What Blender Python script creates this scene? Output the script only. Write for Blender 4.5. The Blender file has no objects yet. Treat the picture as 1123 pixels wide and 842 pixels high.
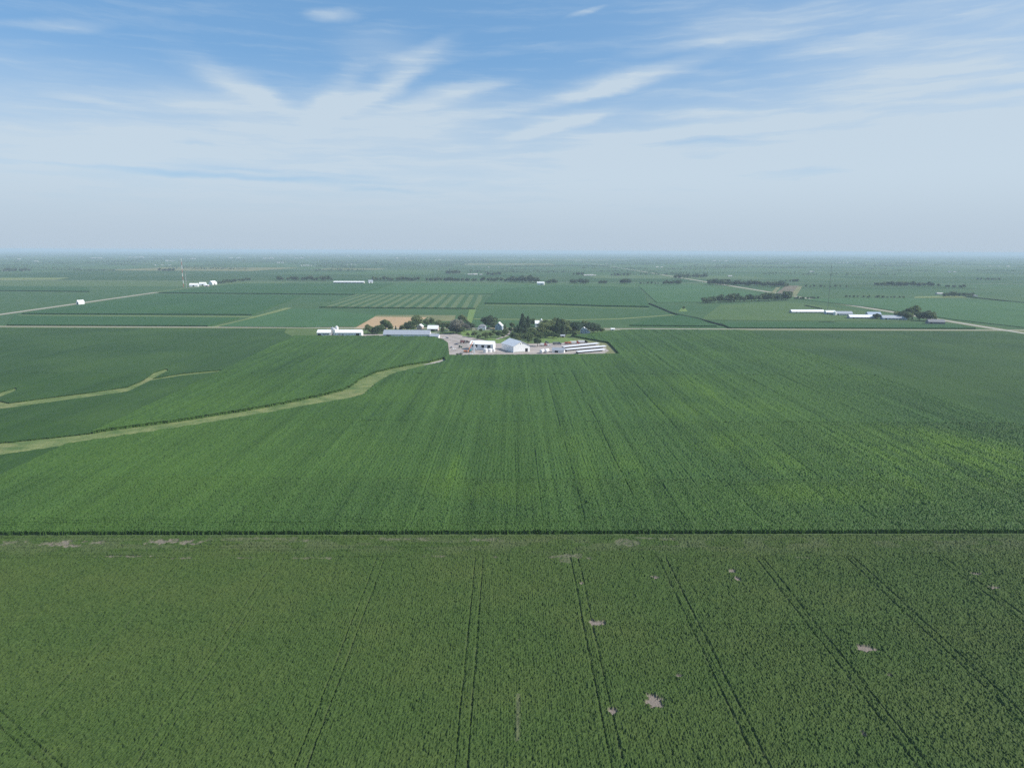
import bpy, math, random
import numpy as np
from mathutils import Vector, Matrix

rad = math.radians
SC = bpy.context.scene
COL = SC.collection

# ------------------------------------------------------------------ camera
CAM_H, PITCH, ROLL, FPX = 120.0, rad(11.02), rad(0.22), 750.0
cam = bpy.data.cameras.new('camera')
cam.sensor_width = 36.0
cam.lens = 36.0 * FPX / 1123.0
cam.clip_start = 1.0
cam.clip_end = 120000.0
cam_o = bpy.data.objects.new('camera', cam)
COL.objects.link(cam_o)
cam_o.matrix_world = (Matrix.Translation((0, 0, CAM_H)) @ Matrix.Rotation(math.pi / 2 - PITCH, 4, 'X')
                      @ Matrix.Rotation(ROLL, 4, 'Z'))
SC.camera = cam_o

# ------------------------------------------------------------------ light
SUN_EL, SUN_AZ = rad(41.0), rad(-6.0)          # azimuth counted from +X towards +Y
sd = Vector((math.cos(SUN_EL) * math.cos(SUN_AZ), math.cos(SUN_EL) * math.sin(SUN_AZ), math.sin(SUN_EL)))
sun = bpy.data.lights.new('sun', 'SUN')
sun.energy = 4.4
sun.angle = rad(0.6)
sun.color = (1.0, 0.95, 0.87)
sun_o = bpy.data.objects.new('sun', sun)
COL.objects.link(sun_o)
sun_o.rotation_euler = sd.to_track_quat('Z', 'Y').to_euler()
SC.view_settings.view_transform = 'Standard'
SC.view_settings.look = 'None'
SC.view_settings.exposure = 0.45
SC.view_settings.gamma = 1.0
SC.view_settings.use_curve_mapping = False
SC.render.engine = 'CYCLES'
SC.cycles.use_denoising = False
SC.cycles.max_bounces = 5
SC.cycles.diffuse_bounces = 2
SC.cycles.glossy_bounces = 2
SC.cycles.transmission_bounces = 3
SC.cycles.volume_bounces = 1
SC.cycles.transparent_max_bounces = 8
HAZE_DENSITY = 0.000084
HAZE_COLOR = (0.62, 0.75, 0.90)


def px_dir(px, py):
    x, y = px - 561.5, 421.0 - py
    xr = x * math.cos(ROLL) - y * math.sin(ROLL)
    yr = x * math.sin(ROLL) + y * math.cos(ROLL)
    return (xr, FPX * math.cos(PITCH) + yr * math.sin(PITCH), -FPX * math.sin(PITCH) + yr * math.cos(PITCH))


def G(px, py, z=0.0):
    """surveyed point: the place on the plain seen in that direction from the drone"""
    d = px_dir(px, py)
    t = (z - CAM_H) / d[2]
    return (d[0] * t, d[1] * t)


def mpp(py):
    y = G(561, py)[1]
    return math.hypot(y, CAM_H) / FPX


# ------------------------------------------------------------------ sky
world = bpy.data.worlds.new('World')
SC.world = world
world.use_nodes = True
nt = world.node_tree
nt.nodes.clear()
N = nt.nodes.new
L = nt.links.new


def wmath(op, a, b=None, c=None, clamp=False):
    n = N('ShaderNodeMath')
    n.operation = op
    n.use_clamp = clamp
    for i, v in enumerate((a, b, c)):
        if v is None:
            continue
        if isinstance(v, (int, float)):
            n.inputs[i].default_value = v
        else:
            L(v, n.inputs[i])
    return n.outputs[0]


def wramp(v, lo, hi, tlo=0.0, thi=1.0):
    n = N('ShaderNodeMapRange')
    n.interpolation_type = 'SMOOTHSTEP'
    L(v, n.inputs[0])
    for i, q in enumerate((lo, hi, tlo, thi)):
        n.inputs[1 + i].default_value = q
    return n.outputs[0]


def wmix(f, a, b):
    n = N('ShaderNodeMix')
    n.data_type = 'RGBA'
    if isinstance(f, float):
        n.inputs[0].default_value = f
    else:
        L(f, n.inputs[0])
    for s, v in ((6, a), (7, b)):
        if isinstance(v, tuple):
            n.inputs[s].default_value = (*v, 1)
        else:
            L(v, n.inputs[s])
    return n.outputs[2]


sky = N('ShaderNodeTexSky')
sky.sky_type = 'NISHITA'
sky.sun_disc = False
sky.sun_elevation = SUN_EL
sky.sun_rotation = math.pi / 2 - SUN_AZ
sky.altitude = 300
sky.air_density = 1.0
sky.dust_density = 0.6
sky.ozone_density = 3.0
SKY_STRENGTH = 0.1
tc = N('ShaderNodeTexCoord')
sep = N('ShaderNodeSeparateXYZ')
L(tc.outputs['Generated'], sep.inputs[0])
dx, dy, dz = sep.outputs
azi = wmath('ARCTAN2', dx, dy)
ele = wmath('ARCSINE', dz)
comb = N('ShaderNodeCombineXYZ')
L(azi, comb.inputs[0]); L(ele, comb.inputs[1])
# wispy warp of the cloud coordinates
wn = N('ShaderNodeTexNoise'); wn.inputs['Scale'].default_value = 7.0; wn.inputs['Detail'].default_value = 7; wn.inputs['Roughness'].default_value = .62
mp = N('ShaderNodeMapping'); mp.inputs['Scale'].default_value = (1.0, 3.2, 1.0)
L(comb.outputs[0], mp.inputs[0]); L(mp.outputs[0], wn.inputs['Vector'])
sub = N('ShaderNodeVectorMath'); sub.operation = 'SUBTRACT'
L(wn.outputs['Color'], sub.inputs[0]); sub.inputs[1].default_value = (0.5, 0.5, 0.5)
mul = N('ShaderNodeVectorMath'); mul.operation = 'MULTIPLY'
L(sub.outputs[0], mul.inputs[0]); mul.inputs[1].default_value = (0.075, 0.022, 0)
add = N('ShaderNodeVectorMath'); add.operation = 'ADD'
L(comb.outputs[0], add.inputs[0]); L(mul.outputs[0], add.inputs[1])
warp = add.outputs[0]


def azel(px, py):
    d = px_dir(px, py)
    n = math.sqrt(sum(c * c for c in d))
    return math.atan2(d[0], d[1]), math.asin(d[2] / n)


def streak(p0, p1, w, inten):
    """one cirrus streak between two bearings, w = half width in degrees"""
    a0, a1 = azel(*p0), azel(*p1)
    m = N('ShaderNodeMapping'); m.vector_type = 'TEXTURE'
    m.inputs['Location'].default_value = ((a0[0] + a1[0]) / 2, (a0[1] + a1[1]) / 2, 0)
    m.inputs['Rotation'].default_value = (0, 0, math.atan2(a1[1] - a0[1], a1[0] - a0[0]))
    ln = math.hypot(a1[0] - a0[0], a1[1] - a0[1]) / 2
    m.inputs['Scale'].default_value = (ln * 1.25, rad(w) * 1.6, 1)
    L(warp, m.inputs[0])
    v = N('ShaderNodeVectorMath'); v.operation = 'LENGTH'
    L(m.outputs[0], v.inputs[0])
    return wramp(v.outputs['Value'], 1.0, 0.0, 0.0, inten)


STREAKS = [((330, 145), (400, 70), 1.2, .5), ((345, 140), (500, 40), .8, .5), ((360, 125), (505, 58), .6, .35), ((380, 135), (570, 86), .7, .4), ((430, 108), (560, 92), .5, .5),
           ((185, 62), (325, 120), .9, .5), ((215, 80), (345, 128), .6, .45), ((150, 92), (330, 135), 1.0, .35), ((120, 110), (320, 118), .8, .3),
           ((250, 140), (600, 118), 1.8, .45), ((350, 48), (485, 62), 1.3, .28), ((505, 40), (430, 66), .5, .3),
           ((540, 128), (820, 48), .55, .55), ((590, 105), (760, 72), .7, .4), ((680, 62), (830, 38), .4, .3), ((545, 155), (668, 126), .4, .75), ((560, 140), (700, 116), .4, .35),
           ((640, 152), (1000, 115), .5, .55), ((690, 130), (880, 118), .35, .3), ((760, 186), (1190, 116), .8, .65), ((850, 165), (1190, 130), .5, .35),
           ((930, 222), (1180, 188), 1.0, .45), ((705, 42), (965, 6), .9, .45), ((740, 50), (900, 30), .4, .4), ((850, 62), (1060, 28), .5, .3), ((900, 95), (1120, 60), .6, .25),
           ((335, 16), (395, 18), .38, .6), ((-20, 24), (125, 29), .35, .42), ((620, 22), (665, 7), .2, .45), ((40, 98), (140, 116), .25, .4), ((1010, 98), (1060, 92), .2, .3),
           ((860, 80), (1250, 20), 3.0, .3), ((-30, 152), (330, 152), 1.4, .35), ((600, 165), (760, 178), 1.4, .45)]
GAPS = [((-60, 170), (480, 202), .26, .5), ((150, 176), (450, 196), .2, .35), ((330, 201), (510, 216), .3, .35), ((790, 196), (1010, 190), .8, .3),
        ((690, 160), (860, 150), .4, .25), ((170, 158), (270, 160), .25, .3)]
tot = None
for s in STREAKS:
    o = streak(*s)
    tot = o if tot is None else wmath('ADD', tot, o)
# fine fibres along the streaks
fm = N('ShaderNodeMapping'); fm.inputs['Rotation'].default_value = (0, 0, rad(-16)); fm.inputs['Scale'].default_value = (4.0, 46.0, 1)
L(warp, fm.inputs[0])
fn = N('ShaderNodeTexNoise'); fn.inputs['Scale'].default_value = 1.6; fn.inputs['Detail'].default_value = 6; fn.inputs['Roughness'].default_value = .6
L(fm.outputs[0], fn.inputs['Vector'])
fib = wramp(fn.outputs['Fac'], 0.3, 0.72, 0.7, 1.2)
fib2 = wramp(fn.outputs['Fac'], 0.45, 0.8, 0.0, 0.22)
tot = wmath('MULTIPLY', tot, fib)
# veil of cirrostratus thickening downwards
veil = wramp(ele, rad(14.5), rad(5.5), 0.0, 0.9)
veil = wmath('MULTIPLY', veil, wramp(fn.outputs['Fac'], 0.2, 0.7, 0.8, 1.05))
veil2 = wmath('MULTIPLY', wramp(azi, -0.05, 0.65, 0.0, 0.34), wramp(fn.outputs['Fac'], 0.2, 0.7, 0.6, 1.15))
tot = wmath('ADD', wmath('ADD', wmath('ADD', tot, veil), fib2), veil2)
for s in GAPS:
    tot = wmath('SUBTRACT', tot, streak(*s))
tot = wmath('MINIMUM', wmath('MAXIMUM', tot, 0.0), 0.92)
base = wmix(0.5, sky.outputs[0], (1.2, 3.05, 5.5))
CLOUD = (4.25, 5.05, 5.75)
HORIZON = (3.45, 4.2, 5.0)
withc = wmix(tot, base, CLOUD)
hz = wramp(ele, rad(6.0), rad(0.0), 0.0, 0.9)
final = wmix(hz, withc, HORIZON)
bg = N('ShaderNodeBackground'); bg.inputs['Strength'].default_value = SKY_STRENGTH
L(final, bg.inputs[0])
wo = N('ShaderNodeOutputWorld'); L(bg.outputs[0], wo.inputs[0])

# ------------------------------------------------------------------ materials
MATS = {}


def new_mat(name):
    m = bpy.data.materials.new(name)
    m.use_nodes = True
    m.node_tree.nodes.clear()
    MATS[name] = m
    return m


class NT:
    def __init__(s, m):
        s.t = m.node_tree
        s.out = s.t.nodes.new('ShaderNodeOutputMaterial')

    def n(s, typ, **kw):
        x = s.t.nodes.new(typ)
        for k, v in kw.items():
            setattr(x, k, v)
        return x

    def l(s, a, b):
        s.t.links.new(a, b)

    def math(s, op, a, b=None, clamp=False):
        x = s.n('ShaderNodeMath', operation=op, use_clamp=clamp)
        for i, v in enumerate((a, b)):
            if v is None:
                continue
            if isinstance(v, (int, float)):
                x.inputs[i].default_value = v
            else:
                s.l(v, x.inputs[i])
        return x.outputs[0]

    def pos(s):
        return s.n('ShaderNodeNewGeometry').outputs['Position']

    def noise(s, vec, scale, detail=3, stretch=None, rough=.55):
        if stretch:
            mpn = s.n('ShaderNodeMapping')
            mpn.inputs['Scale'].default_value = stretch
            s.l(vec, mpn.inputs[0])
            vec = mpn.outputs[0]
        x = s.n('ShaderNodeTexNoise')
        x.inputs['Scale'].default_value = scale
        x.inputs['Detail'].default_value = detail
        x.inputs['Roughness'].default_value = rough
        s.l(vec, x.inputs['Vector'])
        return x.outputs['Fac']

    def ramp(s, v, lo, hi, a=0.0, b=1.0):
        x = s.n('ShaderNodeMapRange')
        s.l(v, x.inputs[0])
        for i, q in enumerate((lo, hi, a, b)):
            x.inputs[1 + i].default_value = q
        return x.outputs[0]

    def mix(s, f, a, b, blend='MIX'):
        x = s.n('ShaderNodeMix', data_type='RGBA', blend_type=blend)
        if isinstance(f, (int, float)):
            x.inputs[0].default_value = f
        else:
            s.l(f, x.inputs[0])
        for k, v in ((6, a), (7, b)):
            if isinstance(v, tuple):
                x.inputs[k].default_value = (*v, 1)
            else:
                s.l(v, x.inputs[k])
        return x.outputs[2]

    def attr(s, name):
        return s.n('ShaderNodeAttribute', attribute_name=name)

    def bump(s, h, dist, strength=1.0):
        x = s.n('ShaderNodeBump')
        x.inputs['Distance'].default_value = dist
        x.inputs['Strength'].default_value = strength
        s.l(h, x.inputs['Height'])
        return x.outputs[0]

    def bsdf(s, col, rough=.9, normal=None, spec=.2, metal=0.0):
        b = s.n('ShaderNodeBsdfPrincipled')
        if isinstance(col, tuple):
            b.inputs['Base Color'].default_value = (*col, 1)
        else:
            s.l(col, b.inputs['Base Color'])
        b.inputs['Roughness'].default_value = rough
        b.inputs['Metallic'].default_value = metal
        b.inputs['Specular IOR Level'].default_value = spec
        if normal is not None:
            s.l(normal, b.inputs['Normal'])
        return b.outputs[0]

    def leafy(s, col, trans=.3, normal=None, spec=.15, rough=.7):
        b = s.bsdf(col, rough, normal, spec)
        t = s.n('ShaderNodeBsdfTranslucent')
        s.l(col, t.inputs[0])
        mx = s.n('ShaderNodeMixShader')
        mx.inputs[0].default_value = trans
        s.l(b, mx.inputs[1]); s.l(t.outputs[0], mx.inputs[2])
        return mx.outputs[0]

    def done(s, sh):
        s.l(sh, s.out.inputs[0])


SOIL = (0.245, 0.205, 0.175)


def mat_bean(name, c_dark, c_light, c_patch):
    m = new_mat(name); t = NT(m); p = t.pos()
    tone = t.attr('tone').outputs['Fac']
    bare = t.attr('bare').outputs['Fac']
    big = t.noise(p, 0.028, 4)
    mid = t.noise(p, 0.22, 4)
    c = t.mix(tone, c_dark, c_light)
    c = t.mix(t.ramp(big, .42, .68, 0, .55), c, c_patch)
    c = t.mix(t.ramp(mid, .35, .7, 0, .4), c, tuple(q * .72 for q in c_dark))
    fine = t.noise(p, 3.5, 2)
    c = t.mix(t.ramp(fine, .3, .7, 0, .5), c, tuple(q * 1.25 for q in c_light))
    soil = t.mix(t.noise(p, 1.2, 5), tuple(q * .75 for q in SOIL), SOIL)
    c = t.mix(bare, c, soil)
    t.done(t.leafy(c, .12, None, .1))
    return m


mat_bean('bean_leaf', (0.023, 0.049, 0.010), (0.058, 0.097, 0.024), (0.074, 0.095, 0.026))


def mat_corn(name, c_dark, c_light, c_lush):
    m = new_mat(name); t = NT(m); p = t.pos()
    tone = t.attr('tone').outputs['Fac']
    lush = t.attr('bare').outputs['Fac']
    band = t.noise(p, 0.09, 4, (1.0, 0.025, 1.0))
    band2 = t.noise(p, 0.5, 3, (1.0, 0.03, 1.0))
    big = t.noise(p, 0.007, 4)
    c = t.mix(tone, c_dark, c_light)
    c = t.mix(t.ramp(band, .38, .66, 0, .6), c, tuple(q * .75 for q in c_dark))
    c = t.mix(t.ramp(band2, .4, .75, 0, .4), c, c_light)
    c = t.mix(t.ramp(big, .4, .7, 0, .4), c, tuple(.5 * (a + b) for a, b in zip(c_light, c_lush)))
    c = t.mix(lush, c, c_lush)
    t.done(t.leafy(c, .12, None, .12, .6))
    return m


mat_corn('corn_leaf', (0.023, 0.061, 0.011), (0.060, 0.120, 0.029), (0.096, 0.175, 0.016))
mat_corn('soy_leaf', (0.025, 0.065, 0.013), (0.046, 0.093, 0.020), (0.060, 0.112, 0.022))


def mat_field(name, c, var=.35, stripe=None):
    m = new_mat(name); t = NT(m); p = t.pos()
    band = t.noise(p, 0.06, 3, (1.0, 0.03, 1.0))
    big = t.noise(p, 0.006, 4)
    fine = t.noise(p, 0.6, 3)
    col = t.mix(t.ramp(band, .35, .68, 0, var), c, tuple(q * .7 for q in c))
    col = t.mix(t.ramp(big, .4, .65, 0, var), col, (c[0] * 1.35, c[1] * 1.2, c[2] * 1.1))
    if stripe:
        per, sc = stripe
        sx = t.n('ShaderNodeSeparateXYZ'); t.l(p, sx.inputs[0])
        w = t.math('ADD', sx.outputs[0], t.math('MULTIPLY', sx.outputs[1], 0.02))
        w = t.math('FRACT', t.math('MULTIPLY', w, 1 / per))
        k = t.ramp(t.math('ABSOLUTE', t.math('SUBTRACT', w, .5)), .2, .3, 0, .6)
        col = t.mix(k, col, sc)
    nb = t.bump(fine, .8, .8)
    t.done(t.bsdf(col, .85, nb, .1))
    return m


mat_field('far_corn', (0.036, 0.092, 0.034))
mat_field('far_soy', (0.05, 0.115, 0.046))
mat_field('reeds', (0.02, 0.042, 0.022), .2)
mat_field('hay', (0.07, 0.122, 0.044))
mat_field('striped_crop', (0.045, 0.098, 0.04), .2, (24.0, (0.135, 0.17, 0.08)))
mat_field('stubble', (0.40, 0.28, 0.165), .25)
mat_field('lane_grass', (0.15, 0.19, 0.075), .3)
mat_field('lawn', (0.13, 0.20, 0.06), .4)
mat_field('rough_grass', (0.16, 0.17, 0.085), .5)
mat_field('scrub', (0.14, 0.125, 0.09), .5)


def mat_waterway():
    m = new_mat('waterway_grass'); t = NT(m); p = t.pos()
    a = t.noise(p, .08, 5); b = t.noise(p, .5, 4)
    c = t.mix(t.ramp(a, .35, .65), (0.085, 0.135, 0.044), (0.19, 0.215, 0.085))
    c = t.mix(t.ramp(b, .45, .7, 0, .45), c, (0.06, 0.105, 0.035))
    c = t.mix(t.ramp(t.noise(p, .02, 4), .55, .72, 0, .45), c, (0.22, 0.20, 0.10))
    t.done(t.bsdf(c, .9, t.bump(b, .6), .1))


mat_waterway()


def mat_ground():
    m = new_mat('ground_cover'); t = NT(m); p = t.pos()
    a = t.n('ShaderNodeAttribute', attribute_name='crop')
    big = t.noise(p, 0.0025, 5)
    mid = t.noise(p, 0.03, 4)
    c = t.mix(t.ramp(big, .4, .65, 0, .35), a.outputs['Color'], (0.10, 0.14, 0.06))
    c = t.mix(t.ramp(mid, .4, .65, 0, .3), c, (0.035, 0.07, 0.03))
    t.done(t.bsdf(c, .95, t.bump(t.noise(p, .5, 3), .5), .05))


mat_ground()


def mat_plain(name, c, rough=.7, spec=.3, metal=0.0, dirt=.25, scale=1.0, stretch=None, bump=0.0):
    m = new_mat(name); t = NT(m); p = t.pos()
    nz = t.noise(p, scale, 5, stretch)
    d = t.ramp(nz, .4, .75, 0, dirt)
    col = t.mix(d, c, tuple(q * .55 + .02 for q in c))
    nb = t.bump(nz, bump) if bump else None
    t.done(t.bsdf(col, rough, nb, spec, metal))
    return m


mat_plain('road_gravel', (0.36, 0.345, 0.305), .95, .1, 0, .3, .15)
mat_plain('yard_gravel', (0.37, 0.325, 0.30), .95, .1, 0, .75, .07)
mat_plain('worn_gravel', (0.30, 0.265, 0.24), .95, .1, 0, .6, .3)
mat_plain('concrete', (0.45, 0.44, 0.42), .9, .1)
mat_plain('white_steel', (0.80, 0.80, 0.80), .45, .4, 0, .18, .3)
mat_plain('white_paint', (0.80, 0.80, 0.79), .6, .3, 0, .15, .5)
mat_plain('grey_steel_roof', (0.42, 0.44, 0.48), .4, .5, .25, .3, .3)
mat_plain('pale_steel_roof', (0.66, 0.67, 0.70), .5, .4, 0, .25, .3)
mat_plain('blue_grey_siding', (0.35, 0.42, 0.52), .6, .3, 0, .15, .6)
mat_plain('pink_siding', (0.55, 0.43, 0.40), .7, .3, 0, .15, .6)
mat_plain('shingle_grey', (0.22, 0.225, 0.24), .9, .2, 0, .35, .8)
mat_plain('shingle_brown', (0.30, 0.25, 0.235), .9, .2, 0, .35, .8)
mat_plain('galvanised', (0.60, 0.60, 0.62), .4, .5, .5, .3, .4)
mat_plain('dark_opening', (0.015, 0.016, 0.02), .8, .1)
mat_plain('window_glass', (0.03, 0.04, 0.05), .12, .6)
mat_plain('red_paint', (0.33, 0.035, 0.03), .4, .5, 0, .3)
mat_plain('maroon_paint', (0.12, 0.03, 0.035), .45, .5, 0, .3)
mat_plain('teal_paint', (0.03, 0.24, 0.27), .4, .5)
mat_plain('green_paint', (0.03, 0.16, 0.05), .4, .5)
mat_plain('orange_paint', (0.60, 0.20, 0.06), .5, .4)
mat_plain('dark_blue_paint', (0.05, 0.07, 0.14), .35, .5)
mat_plain('silver_paint', (0.50, 0.51, 0.53), .3, .5, .4)
mat_plain('rubber', (0.02, 0.02, 0.02), .9, .2)
mat_plain('white_plastic', (0.75, 0.74, 0.74), .45, .4, 0, .35, .7)
mat_plain('bark', (0.09, 0.075, 0.06), .95, .1)
mat_plain('mast_red', (0.45, 0.10, 0.08), .6, .3)
mat_plain('mast_grey', (0.16, 0.17, 0.18), .6, .3)


def mat_leaf(name, a, b, rnd=.5):
    m = new_mat(name); t = NT(m); p = t.pos()
    oi = t.n('ShaderNodeObjectInfo').outputs['Random']
    nz = t.noise(p, .35, 3)
    f = t.math('ADD', t.math('MULTIPLY', nz, 1 - rnd), t.math('MULTIPLY', oi, rnd))
    c = t.mix(t.ramp(f, .25, .75), a, b)
    t.done(t.leafy(c, .5, None, .1))


mat_leaf('leaf', (0.101, 0.156, 0.070), (0.235, 0.281, 0.125))
mat_leaf('leaf_grey', (0.188, 0.188, 0.173), (0.296, 0.289, 0.235))
mat_leaf('needle', (0.070, 0.117, 0.070), (0.149, 0.195, 0.110))
mat_leaf('far_leaf', (0.077, 0.133, 0.077), (0.156, 0.211, 0.110))


# ------------------------------------------------------------------ helpers
def tag(o, label=None, cat=None, group=None, kind=None):
    if label: o['label'] = label
    if cat: o['category'] = cat
    if group: o['group'] = group
    if kind: o['kind'] = kind
    return o


def np_mesh(name, verts, faces, mats, attrs=None, mat_idx=None):
    me = bpy.data.meshes.new(name)
    verts = np.asarray(verts, dtype=np.float32)
    faces = np.asarray(faces, dtype=np.int32)
    k = faces.shape[1]
    me.vertices.add(len(verts)); me.vertices.foreach_set('co', verts.ravel())
    me.loops.add(faces.size); me.loops.foreach_set('vertex_index', faces.ravel())
    me.polygons.add(len(faces))
    me.polygons.foreach_set('loop_start', np.arange(0, faces.size, k, dtype=np.int32))
    for m in mats:
        me.materials.append(MATS[m])
    if mat_idx is not None:
        me.polygons.foreach_set('material_index', np.asarray(mat_idx, dtype=np.int32))
    me.polygons.foreach_set('use_smooth', np.zeros(len(faces), dtype=bool))
    me.update(calc_edges=True)
    if attrs:
        for an, av in attrs.items():
            at = me.attributes.new(an, 'FLOAT', 'POINT')
            at.data.foreach_set('value', np.asarray(av, dtype=np.float32))
    return me


def link(name, me, parent=None, loc=(0, 0, 0), rz=0.0, scale=None):
    o = bpy.data.objects.new(name, me)
    COL.objects.link(o)
    o.location = loc
    o.rotation_euler = (0, 0, rz)
    if scale is not None:
        o.scale = scale
    if parent is not None:
        o.parent = parent
    return o


def empty(name, loc, rz=0.0, label=None, cat=None, group=None):
    o = link(name, None, None, loc, rz)
    return tag(o, label, cat, group)


def copy_tree(o, parent=None):
    c = o.copy()
    COL.objects.link(c)
    c.parent = parent
    for ch in list(o.children):
        copy_tree(ch, c)
    return c


class MB:
    """collects shapes into one mesh"""

    def __init__(s):
        s.v = []; s.f = []

    def add(s, vs, fs):
        b = len(s.v)
        s.v += [tuple(p) for p in vs]
        s.f += [tuple(i + b for i in f) for f in fs]
        return s

    def box(s, x0, x1, y0, y1, z0, z1):
        vs = [(x, y, z) for z in (z0, z1) for y in (y0, y1) for x in (x0, x1)]
        return s.add(vs, [(0, 2, 3, 1), (4, 5, 7, 6), (0, 1, 5, 4), (2, 6, 7, 3), (0, 4, 6, 2), (1, 3, 7, 5)])

    def prism(s, prof, x0, x1):
        """profile in (y,z), extruded along x"""
        n = len(prof)
        vs = [(x0, y, z) for y, z in prof] + [(x1, y, z) for y, z in prof]
        fs = [(i, (i + 1) % n, n + (i + 1) % n, n + i) for i in range(n)]
        fs += [tuple(range(n))[::-1], tuple(range(n, 2 * n))]
        return s.add(vs, fs)

    def prism_y(s, prof, y0, y1):
        """profile in (x,z), extruded along y"""
        n = len(prof)
        vs = [(x, y0, z) for x, z in prof] + [(x, y1, z) for x, z in prof]
        fs = [(i, (i + 1) % n, n + (i + 1) % n, n + i) for i in range(n)]
        fs += [tuple(range(n))[::-1], tuple(range(n, 2 * n))]
        return s.add(vs, fs)

    def tube(s, p0, p1, r0, r1=None, n=10, caps=True):
        r1 = r0 if r1 is None else r1
        p0, p1 = Vector(p0), Vector(p1)
        q = (p1 - p0).to_track_quat('Z', 'Y')
        vs = []
        for p, r in ((p0, r0), (p1, r1)):
            for i in range(n):
                a = 2 * math.pi * i / n
                vs.append(p + q @ Vector((r * math.cos(a), r * math.sin(a), 0)))
        fs = [(i, (i + 1) % n, n + (i + 1) % n, n + i) for i in range(n)]
        if caps:
            fs += [tuple(range(n))[::-1], tuple(range(n, 2 * n))]
        return s.add(vs, fs)

    def lathe(s, prof, n=24, cx=0, cy=0):
        vs = []
        for r, z in prof:
            for i in range(n):
                a = 2 * math.pi * i / n
                vs.append((cx + r * math.cos(a), cy + r * math.sin(a), z))
        fs = []
        for k in range(len(prof) - 1):
            for i in range(n):
                j = (i + 1) % n
                fs.append((k * n + i, k * n + j, (k + 1) * n + j, (k + 1) * n + i))
        fs.append(tuple(range(n))[::-1])
        fs.append(tuple(range((len(prof) - 1) * n, len(prof) * n)))
        return s.add(vs, fs)

    def build(s, name, mat, parent=None, loc=(0, 0, 0), rz=0.0):
        me = bpy.data.meshes.new(name)
        me.from_pydata(s.v, [], s.f)
        me.materials.append(MATS[mat])
        me.update()
        return link(name, me, parent, loc, rz)


_tab = np.random.default_rng(7).random((512, 512))


def vnoise(x, y, scale, seed=0):
    x = x / scale + seed * 17.31; y = y / scale + seed * 9.77
    xi = np.floor(x).astype(int); yi = np.floor(y).astype(int)
    fx = x - xi; fy = y - yi
    fx = fx * fx * (3 - 2 * fx); fy = fy * fy * (3 - 2 * fy)
    g = lambda a, b: _tab[a & 511, b & 511]
    return (g(xi, yi) * (1 - fx) + g(xi + 1, yi) * fx) * (1 - fy) + (g(xi, yi + 1) * (1 - fx) + g(xi + 1, yi + 1) * fx) * fy


def inpoly(x, y, poly):
    r = np.zeros(x.shape, dtype=bool)
    n = len(poly)
    for i in range(n):
        x0, y0 = poly[i]; x1, y1 = poly[(i + 1) % n]
        if y0 == y1:
            continue
        c = ((y0 > y) != (y1 > y)) & (x < (x1 - x0) * (y - y0) / (y1 - y0) + x0)
        r ^= c
    return r


def nearest_on(x, y, polys):
    bx = x.copy(); by = y.copy(); bd = np.full(x.shape, 1e18)
    for poly in polys:
        n = len(poly)
        for i in range(n):
            ax, ay = poly[i]; cx, cy = poly[(i + 1) % n]
            dx_, dy_ = cx - ax, cy - ay
            l2 = dx_ * dx_ + dy_ * dy_
            if l2 < 1e-9:
                continue
            t = np.clip(((x - ax) * dx_ + (y - ay) * dy_) / l2, 0, 1)
            qx = ax + t * dx_; qy = ay + t * dy_
            d = (qx - x) ** 2 + (qy - y) ** 2
            k = d < bd
            bd[k] = d[k]; bx[k] = qx[k]; by[k] = qy[k]
    return bx, by


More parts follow.
